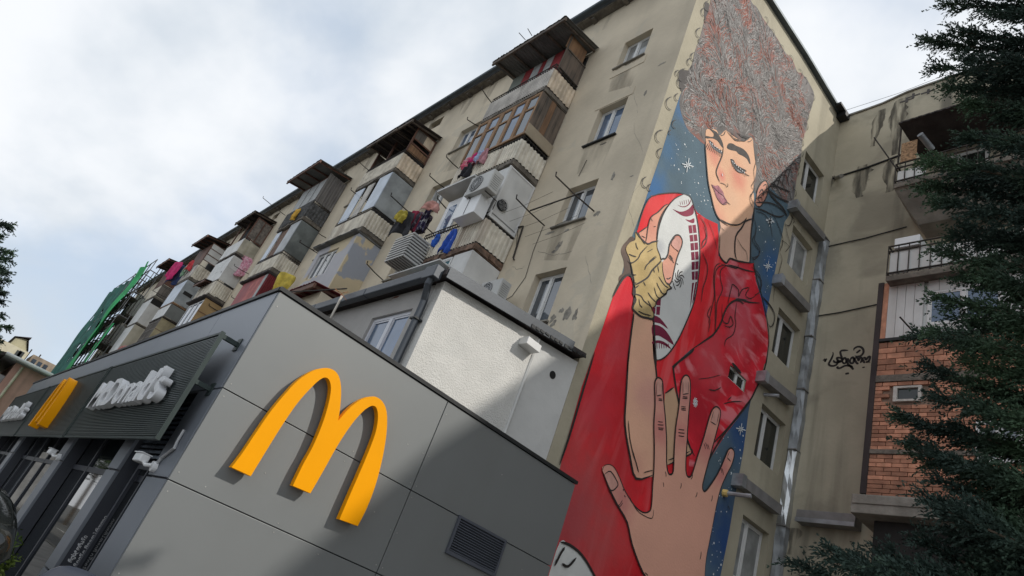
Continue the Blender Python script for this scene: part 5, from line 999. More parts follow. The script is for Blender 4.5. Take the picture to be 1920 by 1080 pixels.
mb = MB(); mb.prism([(YA-.12, 6.56), (YF-.02, 6.98), (YF-.02, 7.06), (YA-.12, 6.66)], 0, -15.2, XA+.14); mb.build('roof', ROOFD, an)
mb = MB(); mb.prism([(YA-.1, 6.50), (YF-.4, 6.88), (YF-.4, 7.09), (YA-.1, 6.70)], 0, XA+.141, XA+.165); mb.build('verge_trim', GUT, an)
mb = MB()
for k in range(12):
    y = YF-1.5+k*.12+random.uniform(0, .04); z = 6.56+(y-YA+.1)*.126
    mb.box(XA+.166, y, z-.02-random.uniform(0, .035), XA+.18, y+.1, z+.01)
mb.build('ragged_edge', BLACKM, an)
mb = MB()
for k in range(3): mb.box(-15.2+k*2.1, YA-.26, 6.48, -15.2+k*2.1+2.09, YA-.121, 6.65)
mb.build('gutter', GUT, an, bevel=.02)
mb = MB(); mb.box(XA-.3, YA-.28, 6.44, XA+.05, YA-.12, 6.67); g_ = mb.build('hopper', GUT, an, bevel=.015)
mb = MB(); mb.tube([(XA-.1, YA-.2, 6.5), (XA-.12, YA-.2, 6.36), (XA-.22, YA-.09, 6.12), (XA-.22, YA-.08, 5.9), (XA-.22, YA-.08, 0.2)], .062, 8); mb.build('downpipe', GUT, an, smooth=False)
mb = MB()
for zz in (5.75, 4.9, 4.0): mb.box(XA-.3, YA-.155, zz, XA-.14, YA-.005, zz+.03)
mb.build('pipe_clip', BLACKM, an)
p = PX(1036, 703, XA-.03); q = MB(); q.tube([p+Vector((-.02, 0, 0)), p+Vector((.008, 0, 0))], .075, 14); q.build('vent_hole', DARK, an)
p = PX(990, 632, XA+.2); q = MB(); q.box(XA-.02, p.y, p.z-.12, XA+.22, p.y+.34, p.z+.02); q.build('eave_box', WPVC, an, bevel=.01)
q = MB(); q.tube([(XA-.0, ysp+.02, 6.75), (XA-.0, ysp+.0, 3)], .035, 6); q.build('corner_bead', RENDS, an)
q = MB(); p = PY(745, 557, YA-.005); q.prism([(p.x-.25, p.z-.04), (p.x-.1, p.z+.03), (p.x+.05, p.z+.02), (p.x, p.z-.01), (p.x-.15, p.z)], 1, YA-.006, YA-.001); q.build('rust_mark', mat('rust_mark', (.25, .1, .07), .9), an)

# small lower dark red lean-to behind the restaurant roof and an aerial
ln = thing('lean_to', 'dark red sheet lean-to roof just showing over the restaurant parapet', 'lean-to', (-14.5, 5.2, 0))
a = PY(605, 548, 5.2)
q = MB(); shed(a.x-1.6, a.x+.6, a.z-.1, a.z+.1, 4.7, 6.2, REDC, ln); q.box(a.x-1.5, 5, 0, a.x+.5, 6.1, a.z-.2); q.build('wall', PL_FAC, ln)
ae = thing('television_aerial', 'thin metal television aerial leaning on its pole above the restaurant roof corner', 'aerial', (PY(622, 592, 4.2).x, 4.2, 0))
q = MB(); q.tube([PY(618, 600, 4.2), PY(641, 555, 4.2)], .022, 6); q.build('mast', mat('pale_pole', (.5, .46, .4), .6), ae); q = MB(); q.tube([PY(530, 548, 4.2), PY(650, 541, 4.2)], .016, 5); q.build('boom', IRON, ae)
q = MB(); c_ = PY(640, 550, 4.2)
for k in range(6): d = Vector((math.cos(k*1.7)*.13, math.sin(k*2.1)*.13, math.sin(k*1.3)*.12)); q.tube([c_, c_+d], .006, 4)
q.build('element', mat('rust_orange', (.3, .14, .07), .8), ae)

# ================================================================== restaurant
XM, YM, ZM = -7.5, 2.03, 4.38
rs = thing('restaurant', 'grey panelled restaurant with dark glazed front and a yellow letter on its side', 'building', (XM-5, 4.7, 0))
jy = 4.71; y1 = 7.43; zj = [.0, .72, 2.1, 3.125, ZM-.01]; G = .006
mb = MB(); mb.box(XM-.5, YM+.05, 0, XM-.05, y1-.02, ZM-.03); mb.box(XFAR if False else -27.5, YM+.06, 3.2, XM-.51, y1-.02, ZM-.03); mb.box(-27.5, YM+3.4, 0, XM-.51, YM+3.6, 3.19); mb.build('core', BLACKM, rs)
for (a, b) in ((YM, jy), (jy, y1)):
    for z0, z1 in zip(zj[:-1], zj[1:]):
        q = MB(); q.box(XM-.045, a+G, z0+G, XM, b-G, z1-G); q.build('panel', PANEL, rs, bevel=.003)
xs = [-7.5, -9.42, -12.4, -15.4, -18.4, -21.4, -24.4, -27.4]
for a, b in zip(xs[1:], xs[:-1]):
    q = MB(); q.box(a+G, YM, 3.125+G, b-G-(.048 if b == -7.5 else 0), YM+.045, ZM-.01); q.build('fascia_panel', PANELB, rs, bevel=.003)
piers = [(-8.27, -7.548), (-10.22, -9.72), (-14.32, -13.72), (-20.9, -20.3), (-26.4, -25.8)]
for i, (a, b) in enumerate(piers):
    for z0, z1 in ((.0, .86), (.87, 2.1-.0), (2.11, 3.12)):
        q = MB(); q.box(a, YM, z0+G, b, YM+.045, z1-G); q.build('pier_panel', PANELB, rs, bevel=.003)
    q = MB(); q.box(a+.004, YM+.046, 0, b-.004, YM+.23, 3.12); q.build('pier', PIERM, rs)
# coping
mb = MB(); mb.box(XM-.03, YM-.012, ZM, XM+.02, y1+.02, ZM+.05); mb.box(-27.55, YM-.02, ZM, XM-.031, YM+.03, ZM+.05); mb.build('coping', BLACKM, rs)
mb = MB(); mb.box(-27.5, YM+.05, ZM-.028, XM-.05, y1, ZM+.01); mb.build('roof', ROOFT, rs)
# storefront glazing
yg = 2.27
mb = MB(); mb.box(-27.4, YM+.047, 3.02, XM-.55, YM+.19, 3.118); mb.build('soffit', BLACKM, rs)
gx = -8.3; k = 0
mul = MB()
while gx > -27:
    nx = gx-1.42
    g_ = MB(); g_.box(nx+.04, yg, .25, gx-.04, yg+.012, 2.06); g_.build('pane', GLS, rs); g_ = MB(); g_.box(nx+.04, yg, 2.14, gx-.04, yg+.012, 3.0); g_.build('pane', GLS, rs)
    m_ = MB(); m_.box(nx-.04+.001, yg-.03, .2, nx+.039, yg+.06, 3.01); m_.build('mullion', PIERM, rs); gx = nx
mb = MB(); mb.box(-27.3, yg-.025, 2.061, XM-.8, yg+.05, 2.139); mb.box(-27.3, yg-.05, .14, XM-.8, yg+.06, .249); mb.build('transom', PIERM, rs)
# entrance door next to the corner pier
dr = MB(); dr.box(-9.5, yg-.09, .15, -9.43, yg-.051, 2.3); dr.box(-8.5, yg-.09, .15, -8.43, yg-.051, 2.3); dr.box(-9.43, yg-.09, 2.2, -8.5, yg-.051, 2.3); dr.box(-9.0, yg-.09, .15, -8.95, yg-.051, 2.2); dr.build('door_frame', PIERM, rs)
# louvre strip over the door
for i in range(11):
    z = 2.32+i*.062; q = MB(); q.box(-9.66, YM+.08, z, -8.3, YM+.095, z+.034); q.build('louvre', mat('louvre_metal', (.30, .36, .44), .25, .7, var=.05, bump=0), rs)
# vent grille in the side wall
v0, v1 = PX(860, 965, XM), PX(930, 1079, XM)
vy0, vy1, vz1, vz0 = v0.y, PX(948, 1015, XM).y, v0.z, PX(832, 1035, XM).z
GR = mat('navy_grille', (.085, .095, .12), .5, .2, var=.1, bump=0)
mb = MB(); f_ = .035
mb.box(XM+.001, vy0, vz0, XM+.035, vy0+f_, vz1); mb.box(XM+.001, vy1-f_, vz0, XM+.035, vy1, vz1); mb.box(XM+.001, vy0+f_, vz0, XM+.035, vy1-f_, vz0+f_*1.3); mb.box(XM+.001, vy0+f_, vz1-f_, XM+.035, vy1-f_, vz1)
gr = mb.build('vent_grille', GR, rs, bevel=.003); q = MB(); q.box(XM+.001, vy0+f_, vz0+f_, XM+.004, vy1-f_, vz1-f_); q.build('grille_back', DARK, gr)
ns = 13
for i in range(ns):
    z = vz0+f_*1.5+(vz1-vz0-2.6*f_)*i/ns; q = MB()
    q.add([(XM+.006, vy0+f_, z+.024), (XM+.034, vy0+f_, z), (XM+.034, vy1-f_, z), (XM+.006, vy1-f_, z+.024), (XM+.006, vy0+f_, z+.03), (XM+.034, vy0+f_, z+.007), (XM+.034, vy1-f_, z+.007), (XM+.006, vy1-f_, z+.03)], [(0, 3, 2, 1)[::-1], (4, 5, 6, 7)[::-1], (0, 1, 5, 4)[::-1], (1, 2, 6, 5)[::-1], (2, 3, 7, 6)[::-1], (3, 0, 4, 7)[::-1]]); q.build('slat', GR, gr)
mb = MB()
for (y, z) in [(YM+.06, zz) for zz in (3.2, 3.05, 4.2, 2.2, 2.0, 1.2)]+[(jy+s*.05, zz) for s in (-1, 1) for zz in (4.2, 3.6, 3.2, 3.05, 2.6, 2.18, 2.03)]+[(2.9, 3.7), (2.9, 2.55), (3.7, 3.05), (3.75, 3.2), (3.3, 2.15), (3.3, 2.05), (3.9, 2.03), (2.75, 3.05), (2.4, 2.18), (6.0, 3.9), (6.9, 2.9), (3.5, 1.4), (4.35, 2.7), (4.4, 3.6)]:
    mb.tube([(XM-.002, y, z), (XM+.004, y, z)], .007, 8)
mb.build('rivets', mat('rivet_steel', (.4, .4, .38), .4, .5), rs, kind='stuff')

# --- big yellow letter on the side wall
ls = thing('letter_sign', 'very large yellow double-arched letter M mounted on the grey side wall', 'sign', (XM, 3.2, 2.4))
arch = [(45, 655), (160, 708), (250, 560), (350, 400), (440, 270), (530, 170), (575, 131), (605, 120), (628, 138), (637, 190), (622, 280), (585, 400), (530, 530), (470, 640), (410, 765), (515, 810), (590, 680), (680, 520), (760, 400), (820, 330), (858, 299), (888, 288), (910, 305), (917, 360), (905, 440), (870, 540), (820, 660), (750, 820), (688, 965), (797, 1005), (850, 900), (900, 770), (940, 620), (965, 480), (972, 380), (966, 310), (945, 265), (915, 240), (880, 233), (820, 250), (750, 300), (680, 378), (692, 300), (698, 200), (690, 130), (668, 88), (632, 67), (590, 64), (530, 80), (450, 130), (380, 200), (280, 320), (190, 450), (110, 570)]
T_ = .135
pts = [(lambda q: (q.y, q.z))(PX(*cM(*p), XM+T_)) for p in arch]
corner = {0, 1, 14, 15, 28, 29, 41}
sm = []
n = len(pts)
for i in range(n):
    p1, p2 = pts[i], pts[(i+1) % n]; p0 = pts[i-1] if i not in corner else p1; p3 = pts[(i+2) % n] if (i+1) % n not in corner else p2
    if i in corner and (i+1) % n in corner: sm.append(p1); continue
    for s in range(5):
        t = s/5; sm.append(tuple(.5*((2*p1[k])+(-p0[k]+p2[k])*t+(2*p0[k]-5*p1[k]+4*p2[k]-p3[k])*t*t+(-p0[k]+3*p1[k]-3*p2[k]+p3[k])*t**3) for k in (0, 1)))
mb = MB(); mb.prism(sm, 0, XM+.05, XM+T_); mb.build('letter', YEL, ls, bevel=.004)
cy = sum(p[0] for p in sm)/len(sm); cz = sum(p[1] for p in sm)/len(sm)

# --- sign boards on the front
YS = 1.79
def font_mesh(ch, size, ext, bold=.012):
    cu = bpy.data.curves.new('t', 'FONT'); cu.body = ch; cu.size = size; cu.extrude = ext; cu.offset = bold; cu.resolution_u = 6
    o = bpy.data.objects.new('t', cu); col.objects.link(o); dg = bpy.context.evaluated_depsgraph_get(); dg.update()
    me = bpy.data.meshes.new_from_object(o.evaluated_get(dg)); bpy.data.objects.remove(o); bpy.data.curves.remove(cu); return me
def board(x0, x1, label):
    t = thing('signboard', label, 'sign', ((x0+x1)/2, YS, 2.45))
    z0, z1 = 2.42, 3.73
    mb = MB()
    mb.box(x0, YS, z0, x0+.05, YS+.05, z1); mb.box(x1-.035, YS, z0, x1, YS+.05, z1); mb.box(x0+.05, YS+.01, z0, x1-.05, YS+.05, z0+.03); mb.box(x0+.05, YS+.01, z1-.03, x1-.05, YS+.05, z1); mb.build('frame', GREENM, t)
    mb = MB(); mb.box(x0+.05, YS+.028, z0+.04, x1-.036, YS+.04, z1-.03)
    n = 50
    for i in range(n): z = z0+.045+(z1-z0-.09)*i/n; mb.box(x0+.05, YS+.012, z, x1-.036, YS+.028, z+.013)
    mb.build('ribbed_face', mat('ribbed_green_metal', (.065, .082, .082), .4, .35, var=.1, bump=0), t)
    for z in (z1-.02, z0+.72): mb = MB(); mb.box(x1-.05, YS+.051, z-.05, x1-.0, YM-.013, z+.0); mb.box(x1-.09, YM-.014, z-.10, x1+.04, YM-.002, z+.05); mb.build('arm', GREENM, t)
    return t
b1 = board(-13.3, -7.82, 'long ribbed dark green signboard nearest the corner carrying white lettering')
b2 = board(-19.9, -13.38, 'plain dark green signboard with the yellow letter, middle of three')
b3 = board(-26.6, -19.98, 'farthest dark green signboard with white lettering, cut by the left edge')
def lettering(txt, x0, x1, zc, parent, name, size):
    adv = []; x = 0
    ms = []
    for ch in txt:
        me = font_mesh(ch, size, .05, size*.014); xs_ = [v.co.x for v in me.vertices]; ms.append((me, min(xs_), max(xs_))); 
    tot = sum(b-a for _, a, b in ms)+.035*size*(len(ms)-1); k = (x1-x0)/tot; x = x0
    for me, a, b in ms:
        for v in me.vertices: v.co.x = (v.co.x-a)*k
        me.materials.clear(); me.materials.append(mat('white_letter', (.80, .81, .83), .35, var=.03, bump=0)); o = bpy.data.objects.new(name, me); col.objects.link(o); o.rotation_euler = (math.pi/2, 0, 0); o.location = (x, YS-.065, zc); par(o, parent); x += (b-a)*k+.035*size*k
lettering("McDonald's", -12.2, -8.45, 2.86, b1, 'letter', .60)
lettering("McDonald's", -24.9, -20.3, 2.84, b3, 'letter', .62)
# yellow letter in the middle board: same outline, turned to face the street
ym = [((p[0]-cy), p[1]) for p in sm]; sc_ = 1.05/(max(p[1] for p in ym)-min(p[1] for p in ym)); zmn_ = min(p[1] for p in ym)
mb = MB(); mb.prism([(-16.4+p[0]*sc_*1.15, 2.58+(p[1]-zmn_)*sc_) for p in ym], 1, YS-.15, YS+.02); mb.build('letter', YEL, b2)

# vertical lettering on the navy reveal of the second pier
def vtext(txt, x, y, z0, h, size):
    me = font_mesh(txt, size, .002, .002); me.materials.clear(); me.materials.append(mat('white_lettering', (.65, .66, .68), .6, bump=0))
    xs_ = [v.co.x for v in me.vertices]; k = h/(max(xs_)-min(xs_))
    for v in me.vertices: v.co.x = (v.co.x-min(xs_))*k
    o = bpy.data.objects.new('lettering', me); col.objects.link(o)
    # local x -> up, local y -> +Y (towards the glass is to the right when read), normal -> +X
    o.matrix_world = Matrix(((0, 0, 1, x), (0, -1, 0, y), (1, 0, 0, z0), (0, 0, 0, 1))); o.parent = rs; o.matrix_parent_inverse = Matrix.Translation(-MW[rs.name])
vtext('\u10e9\u10d5\u10d4\u10dc\u10d8 \u10db\u10d4\u10d2\u10dd\u10d1\u10e0\u10e3\u10da\u10d8', -9.71, 2.245, 1.0, .60, .062)
vtext('\u10e0\u10d4\u10e1\u10e2\u10dd\u10e0\u10d0\u10dc\u10d8', -9.71, 2.165, 1.02, .31, .062)

# ================================================================== security cameras
def seccam(px, y, label, s=1.0, cable=True):
    p = PY(*px, y); t = thing('security_camera', label, 'camera', p)
    q = MB(); q.tube([p+Vector((0, .0, .0)), p+Vector((0, -.05*s, -.01))], .06*s, 14, .055*s); q.build('base', WHITEP, t, smooth=False)
    q = MB(); q.tube([p+Vector((0, -.05*s, 0)), p+Vector((-.05*s, -.10*s, -.02*s)), p+Vector((-.12*s, -.13*s, .02*s))], .02*s, 8); q.build('bracket', WHITEP, t)
    q = MB(); c0 = p+Vector((-.10*s, -.13*s, .03*s)); q.box(c0.x-.26*s, c0.y-.05*s, c0.z-.04*s, c0.x+.02*s, c0.y+.05*s, c0.z+.05*s); q.build('housing', WHITEP, t, bevel=.015*s)
    q = MB(); q.box(c0.x-.30*s, c0.y-.06*s, c0.z+.051*s, c0.x+.02*s, c0.y+.06*s, c0.z+.062*s); q.build('sun_shield', WHITEP, t, bevel=.003)
    if cable:
        q = MB(); q.tube([p+Vector((.03, -.02, .02)), p+Vector((.06, -.02, .10)), PY(327, 840, YM-.02), PY(332, 828, YM-.02), PY(345, 806, YM-.02)], .016, 6); q.build('conduit', mat('grey_conduit', (.45, .46, .47), .5, bump=0), t)
    return t
seccam((293, 876), YM-.002, 'white bullet security camera with grey conduit on the corner pier', 1.0)
seccam((113, 858), YM-.002, 'white security camera on the pier under the plain signboard', 1.0, False)

# ================================================================== air conditioners
def ac(name_label, c, wx, h, d, ax='y', face='y'):
    t = thing('air_conditioner', name_label, 'air conditioner', c)
    x, y, z = c
    q = MB(); q.box(x-wx/2, y-d/2, z-h/2, x+wx/2, y+d/2, z+h/2); q.build('casing', mat('ac_white', (.50, .50, .48), .5, var=.08, streak=.3, bump=0), t, bevel=.02)
    q = MB(); fx = x-wx*.12; q.tube([(fx, y-d/2+.0, z), (fx, y-d/2-.012, z)], h*.4, 22); f = q.build('fan_opening', BLACKM, t)
    q = MB()
    for r in (.12, .22, .32, .4): q.tube([(fx+math.cos(a*.3927)*r*h, y-d/2-.02, z+math.sin(a*.3927)*r*h) for a in range(17)], .004, 4)
    for k in range(6): a = k*math.pi/6; q.tube([(fx-math.cos(a)*h*.4, y-d/2-.02, z-math.sin(a)*h*.4), (fx+math.cos(a)*h*.4, y-d/2-.02, z+math.sin(a)*h*.4)], .003, 4)
    q.build('fan_guard', WHITEP, f)
    q = MB()
    for i in range(7): q.box(x+wx/2+.001, y-d*.35, z-h*.35+i*h*.1, x+wx/2+.008, y+d*.35, z-h*.33+i*h*.1)
    q.build('side_vents', mat('grey_vent', (.3, .3, .29), .6), t)
    q = MB(); q.tube([(x-wx*.35, y-d*.3, z-h/2-.02), (x-wx*.35, y+d*.9, z-h/2-.02), (x-wx*.35, y+d*.9, z-h/2-.3)], .014, 5); q.tube([(x+wx*.35, y-d*.3, z-h/2-.02), (x+wx*.35, y+d*.9, z-h/2-.02), (x+wx*.35, y+d*.9, z-h/2-.3)], .014, 5); q.build('bracket', IRON, t)
    return t
p = PY(905, 348, 6.5); ac('white air conditioner with round fan mounted below the second balcony of the nearest stack', (p.x, 6.55, p.z), .95, .62, .35)
p = PY(925, 558, 7.4); ac('small white air conditioner on the beige wall just above the annex roof', (p.x, 7.35, p.z+.1), .75, .5, .3)
p = PY(848, 285, 7.2)
# white plastic cabinet hung on the balcony
p0, p1 = PY(861.1, 413, 6.6), PY(907, 418.5, 6.6)
t = thing('balcony_cabinet', 'white cabinet hung outside the balcony beside the fan panel', 'cabinet', (-12.9, 6.6, 11.0))
q = MB(); q.box(-13.55, 6.5, 10.75, -12.66, 6.86, 11.68); q.build('box', WHITEP, t, bevel=.015); q = MB(); q.box(-13.1, 6.49, 10.78, -13.09, 6.499, 11.65); q.build('seam', IRON, t)
# slatted box on brackets, left of the lowest balcony
t = thing('slatted_box', 'white slatted cage box under the laundry left of the lowest balcony', 'cage', (-14.8, 6.55, 10.0))
xa, xb, ya, yb_, za, zb_ = -15.7, -14.75, 6.25, 6.85, 9.72, 10.5
q = MB()
for i in range(9): z = za+(zb_-za-.05)*i/8; q.box(xa, ya, z, xb, ya+.02, z+.045); q.box(xb-.02, ya+.021, z, xb, yb_, z+.045); q.box(xa, ya+.021, z, xa+.02, yb_, z+.045)
for k in range(8): x = xa+(xb-xa-.05)*k/7; q.box(x, ya+.03, za-.01, x+.06, yb_, za-.001)
q.build('slats', mat('white_slat', (.50, .50, .48), .6, var=.1), t); q = MB(); q.box(xa+.04, ya+.04, za+.02, xb-.04, yb_-.04, zb_-.04); q.build('inner_box', mat('grey_inner', (.25, .25, .25), .8), t)

# ================================================================== laundry
def cloth(name, label, cat, uv, y, wd, ht, c, group=None, rz=0, c2=None, taper=.0, dot=False):
    p = PY(*uv, y); n, m_ = 15, 14; vs = []; ph = random.uniform(0, 6)
    for j in range(m_):
        t = j/(m_-1)
        for i in range(n):
            s = i/(n-1)-.5; k = 1-taper*t+.14*math.sin(t*4+ph)+.10*mnoise.noise(Vector((t*6, ph, s*3)))-.25*(1-t)**3
            a = s*wd*k; d = .05*math.sin(s*11+ph+t*3)*(.35+t)+.04*mnoise.noise(Vector((s*5, t*5, ph)))
            vs.append((p.x+a*math.cos(rz)-d*math.sin(rz), p.y+a*math.sin(rz)+d*math.cos(rz), p.z-t*ht*(1+.12*math.sin(s*7+ph))-.07*s*s*wd*4*(1-t)))
    fs = [(j*n+i, j*n+i+1, (j+1)*n+i+1, (j+1)*n+i) for j in range(m_-1) for i in range(n-1)]
    q = MB(); q.add(vs, fs); mt = mat('cloth_'+label.split()[0]+str(len(MC)), c, .9, var=.25, vs=14 if c2 else 5, bump=.2, spots=(.9 if c2 else 0), spotc=c2 or c, spots_s=9)
    o = q.build(name, mt, None, smooth=True); sd_ = o.modifiers.new('thick', 'SOLIDIFY'); sd_.thickness = .012
    tag(o, label, cat, group); return o
LG = 'washing hung on the balcony rods'
cloth('shirt', 'yellow cloth at the outer end of the washing line left of the lowest balcony', 'laundry', (757, 395), 6.15, .35, .4, (.42, .34, .05), LG, .5)
cloth('shirt', 'black garment hanging on the washing line left of the lowest balcony', 'laundry', (768, 397), 6.35, .65, .85, (.03, .03, .035), LG, .6, taper=.2)
cloth('shirt', 'dark red garment beside the black one on the washing line', 'laundry', (784, 396), 6.6, .45, .75, (.24, .02, .05), LG, .8)
cloth('shirt', 'black and grey striped top beyond the dark red garment on the washing line', 'laundry', (800, 400), 6.8, .5, .75, (.05, .04, .06), LG, .9, (.3, .25, .3))
cloth('shirt', 'salmon pink cloth draped over the top of the washing rod', 'laundry', (812, 377), 6.6, .55, .35, (.55, .28, .24), LG, .5)
cloth('trousers', 'narrow navy and white trousers under the salmon pink cloth', 'laundry', (806, 392), 6.75, .25, .8, (.04, .03, .08), LG, .7, (.5, .5, .5))
cloth('towel', 'bright blue towel over the railing of the lowest visible balcony', 'laundry', (852, 430), 6.84, .42, .75, (.02, .08, .42), LG, .1)
cloth('cloth', 'small blue cloth at the left end of the same railing', 'laundry', (823, 440), 6.84, .2, .4, (.02, .10, .45), LG, .1)
cloth('blouse', 'pink patterned blouse on the railing of the wood-windowed balcony', 'laundry', (886, 293), 6.8, .62, .5, (.55, .10, .16), LG, .1, (.6, .45, .45))
cloth('blouse', 'magenta cloth on the railing beside the patterned blouse', 'laundry', (893, 287), 6.8, .3, .4, (.55, .03, .17), LG, .1)
cloth('trousers', 'black trousers hanging below the pink clothes', 'laundry', (881, 306), 6.78, .4, .55, (.015, .015, .02), LG, .1)
cloth('shirt', 'pale blue shirt on the railing right of the pink clothes', 'laundry', (904, 283), 6.8, .28, .45, (.35, .42, .60), LG, .1)
cloth('shirt', 'dusty pink shirt at the right end of that row of washing', 'laundry', (913, 279), 6.8, .26, .55, (.45, .22, .25), LG, .1)
cloth('cloth', 'orange yellow cloth on the dark mesh balcony under the ribbed roof', 'laundry', (560, 392), 6.75, .6, .65, (.62, .36, .05), LG, .1, taper=.3)
cloth('jacket', 'yellow jacket hanging beside the maroon sheet balcony', 'laundry', (542, 513), 7.3, .8, 1.1, (.60, .46, .08), LG, .9, taper=.2)
cloth('dress', 'pink cloth on the white panelled balcony', 'laundry', (463, 481), 7.5, .9, 1.2, (.60, .25, .33), LG, .9, (.7, .5, .55), taper=-.4)
cloth('towel', 'crimson towel on the far balcony line', 'laundry', (337, 491), 6.3, 1.2, 1.4, (.60, .03, .16), LG, .3)
cloth('towel', 'navy garment beside the crimson towel on the far balcony line', 'laundry', (343, 497), 6.6, 1.2, 1.5, (.03, .05, .14), LG, .4)
cloth('cloth', 'small red cloth right of the far laundry', 'laundry', (363, 488), 6.7, .7, .8, (.55, .05, .06), LG, .3)
cloth('cloth', 'green and white cloth between the red cloth and navy garment', 'laundry', (354, 497), 6.7, .5, .9, (.2, .35, .22), LG, .3, (.6, .6, .55))
cloth('cloth', 'rusty pink cloth low on the far facade above the restaurant roof', 'laundry', (236, 648), 6.7, 1.4, 1.2, (.38, .14, .12), LG, .3, (.5, .3, .28))

# ================================================================== scaffold with green netting at the far end
sc = thing('scaffold', 'tall tube scaffold draped in torn green netting at the far end of the block', 'scaffold', (-64.5, 6.4, 0))
x0s, x1s, ztops = -71.5, -57.2, 20; yo, yi = 6.0, 6.75
n = 8
def topz(x): return 18.3+(.9 if x > -66 else 0)+random.uniform(-.1, .4)
for i in range(n+1):
    x = x0s+(x1s-x0s)*i/n
    for y in (yo, yi): q = MB(); q.tube([(x, y, 0), (x, y, topz(x))], .035, 5); q.build('standard', IRON if i % 2 else mat('scaffold_tube', (.2, .2, .2), .6, .5), sc)
mb = MB(); tb = MC.get('scaffold_tube')
for z in [2+2.05*k for k in range(9)]:
    for y in (yo, yi): mb.tube([(x0s, y, z), (x1s, y, z)], .045, 4)
    mb.tube([(x0s, yo, z+1), (x1s, yo, z+1)], .035, 4)
    for i in range(n+1): x = x0s+(x1s-x0s)*i/n; mb.tube([(x, yo, z), (x, yi, z)], .04, 4)
for i in range(n): x = x0s+(x1s-x0s)*i/n; [mb.tube([(x, yo, 2+4.1*k), (x+1.7, yo, 2+4.1*(k+1))], .03, 4) for k in range(3, 4)]
mb.build('ledgers', tb, sc, kind='stuff')
def net(name, x0, x1, z0, z1, y, m, torn, sag=.3, slope=0):
    vs = []; fs = []; nx, nz = 48, 70
    for j in range(nz+1):
        for i in range(nx+1):
            x = x0+(x1-x0)*i/nx; z = z0+(z1-z0)*j/nz
            vs.append((x+slope*(z-z0), y+sag*mnoise.noise(Vector((x*.4, z*.3, 5)))+.08*math.sin(x*3), z))
    for j in range(nz):
        for i in range(nx):
            x = x0+(x1-x0)*i/nx; z = z0+(z1-z0)*j/nz
            if torn and mnoise.noise(Vector((x*1.2+z*.9, z*.35-x*.2, 1.5))) > torn: continue
            fs.append((j*(nx+1)+i, j*(nx+1)+i+1, (j+1)*(nx+1)+i+1, (j+1)*(nx+1)+i))
    q = MB(); q.add(vs, fs); return q.build(name, m, sc)
NETD = mat('dark_green_net', (.025, .12, .095), .9, var=.35, vs=1.2, bump=.4, bs=6); NETG = mat('bright_green_net', (.025, .36, .11), .8, var=.3, vs=.8, bump=.4, bs=3)
net('net', -71.8, -61.2, 0, 18.9, 5.9, NETD, .5, .2); net('net', -61.6, -58.7, 0, 19.4, 5.8, NETG, 0, .35); net('net', -58.4, -56.8, 0, 13.5, 6.1, NETG, .45, .2)
for k in range(8): q = MB(); q.box(x0s, 6.1, 2+2.05*k, x1s-2*(k % 2), 6.7, 2.04+2.05*k); q.build('deck_board', WOODG, sc)

# ================================================================== houses at the far left
def house(name_label, x, y0, y1, zt, m, depth, roof=None):
    t = thing('house', name_label, 'building', (x, (y0+y1)/2, 0)); return t
# pink house: its gable side faces us
xh = -62.
def at(u, v, x): return PX(u, v, x)
t = thing('house', 'pink rendered house with wide eaves and white gutter at the far left', 'building', (xh, 1, 0))
e0, e1 = at(37, 672, xh), at(100, 705, xh)
mb = MB(); mb.box(xh-12, e0.y-.0, 0, xh, e1.y+3, e0.z-.35); mb.build('wall', mat('pink_render', (.52, .31, .25), .9, var=.08, streak=.3), t)
mb = MB(); mb.box(xh-12, e0.y-9, 0, xh-.3, e0.y-.01, e0.z-1.5); mb.build('wall', mat('grey_house_render', (.3, .3, .3), .9), t)
mb = MB(); mb.box(xh-13, e0.y-.9, e0.z-.35, xh+.9, e1.y+4, e0.z-.1); r_ = mb.build('roof', mat('grey_house_roof', (.30, .31, .33), .7, var=.1), t)
mb = MB(); mb.prism([(e0.y-10, e0.z-2.8), (e0.y-.91, e0.z-.35), (e0.y-.91, e0.z-.1), (e0.y-10, e0.z-2.5)], 0, xh-12, xh+.9); mb.build('roof', ROOFD, t)
mb = MB(); mb.tube([(xh+.98, e0.y-.95, e0.z-.18), (xh+.98, e1.y+4, e0.z-.2)], .13, 8); mb.build('gutter', WPVC, r_)
mb = MB(); mb.tube([(xh+.2, e0.y+.5, e0.z-.5), (xh+.12, e0.y+.5, 0)], .1, 8); mb.build('downpipe', mat('cream_pipe', (.55, .5, .38), .6), t)
xc = -88.
t = thing('apartment_house', 'cream block with brownish roof superstructure behind the pink house', 'building', (xc, 3, 0))
c0 = at(8, 650, xc); c1 = at(62, 655, xc); c2 = at(104, 690, xc)
mb = MB(); mb.box(xc-12, c0.y-9, 0, xc, at(60, 655, xc).y, at(22, 645, xc).z); mb.build('wall', mat('cream_render', (.50, .46, .34), .9, var=.08, streak=.3), t)
mb = MB(); mb.box(xc-10, at(60, 655, xc).y+.01, 0, xc-1, c2.y+2, at(85, 668, xc).z-1.2); mb.build('wall', MC['cream_render'], t)
mb = MB(); p = at(20, 640, xc); q_ = at(58, 650, xc); mb.prism([(p.y, p.z-2), (p.y+.2, p.z+.6), (p.y+1.4, p.z+1.2), (q_.y-.6, q_.z+.4), (q_.y, q_.z-.6), (q_.y, p.z-2)], 0, xc-8, xc-.5); mb.build('roof_hut', mat('olive_hut', (.36, .33, .22), .9, var=.15), t)
mb = MB(); mb.prism([(p.y+.0, p.z+.7), (p.y+1.4, p.z+1.35), (q_.y-.5, q_.z+.55), (q_.y+.1, q_.z-.5), (q_.y-.5, q_.z+.4), (p.y+1.4, p.z+1.2)], 0, xc-8.2, xc-.3); mb.build('roof', ROOFD, t)
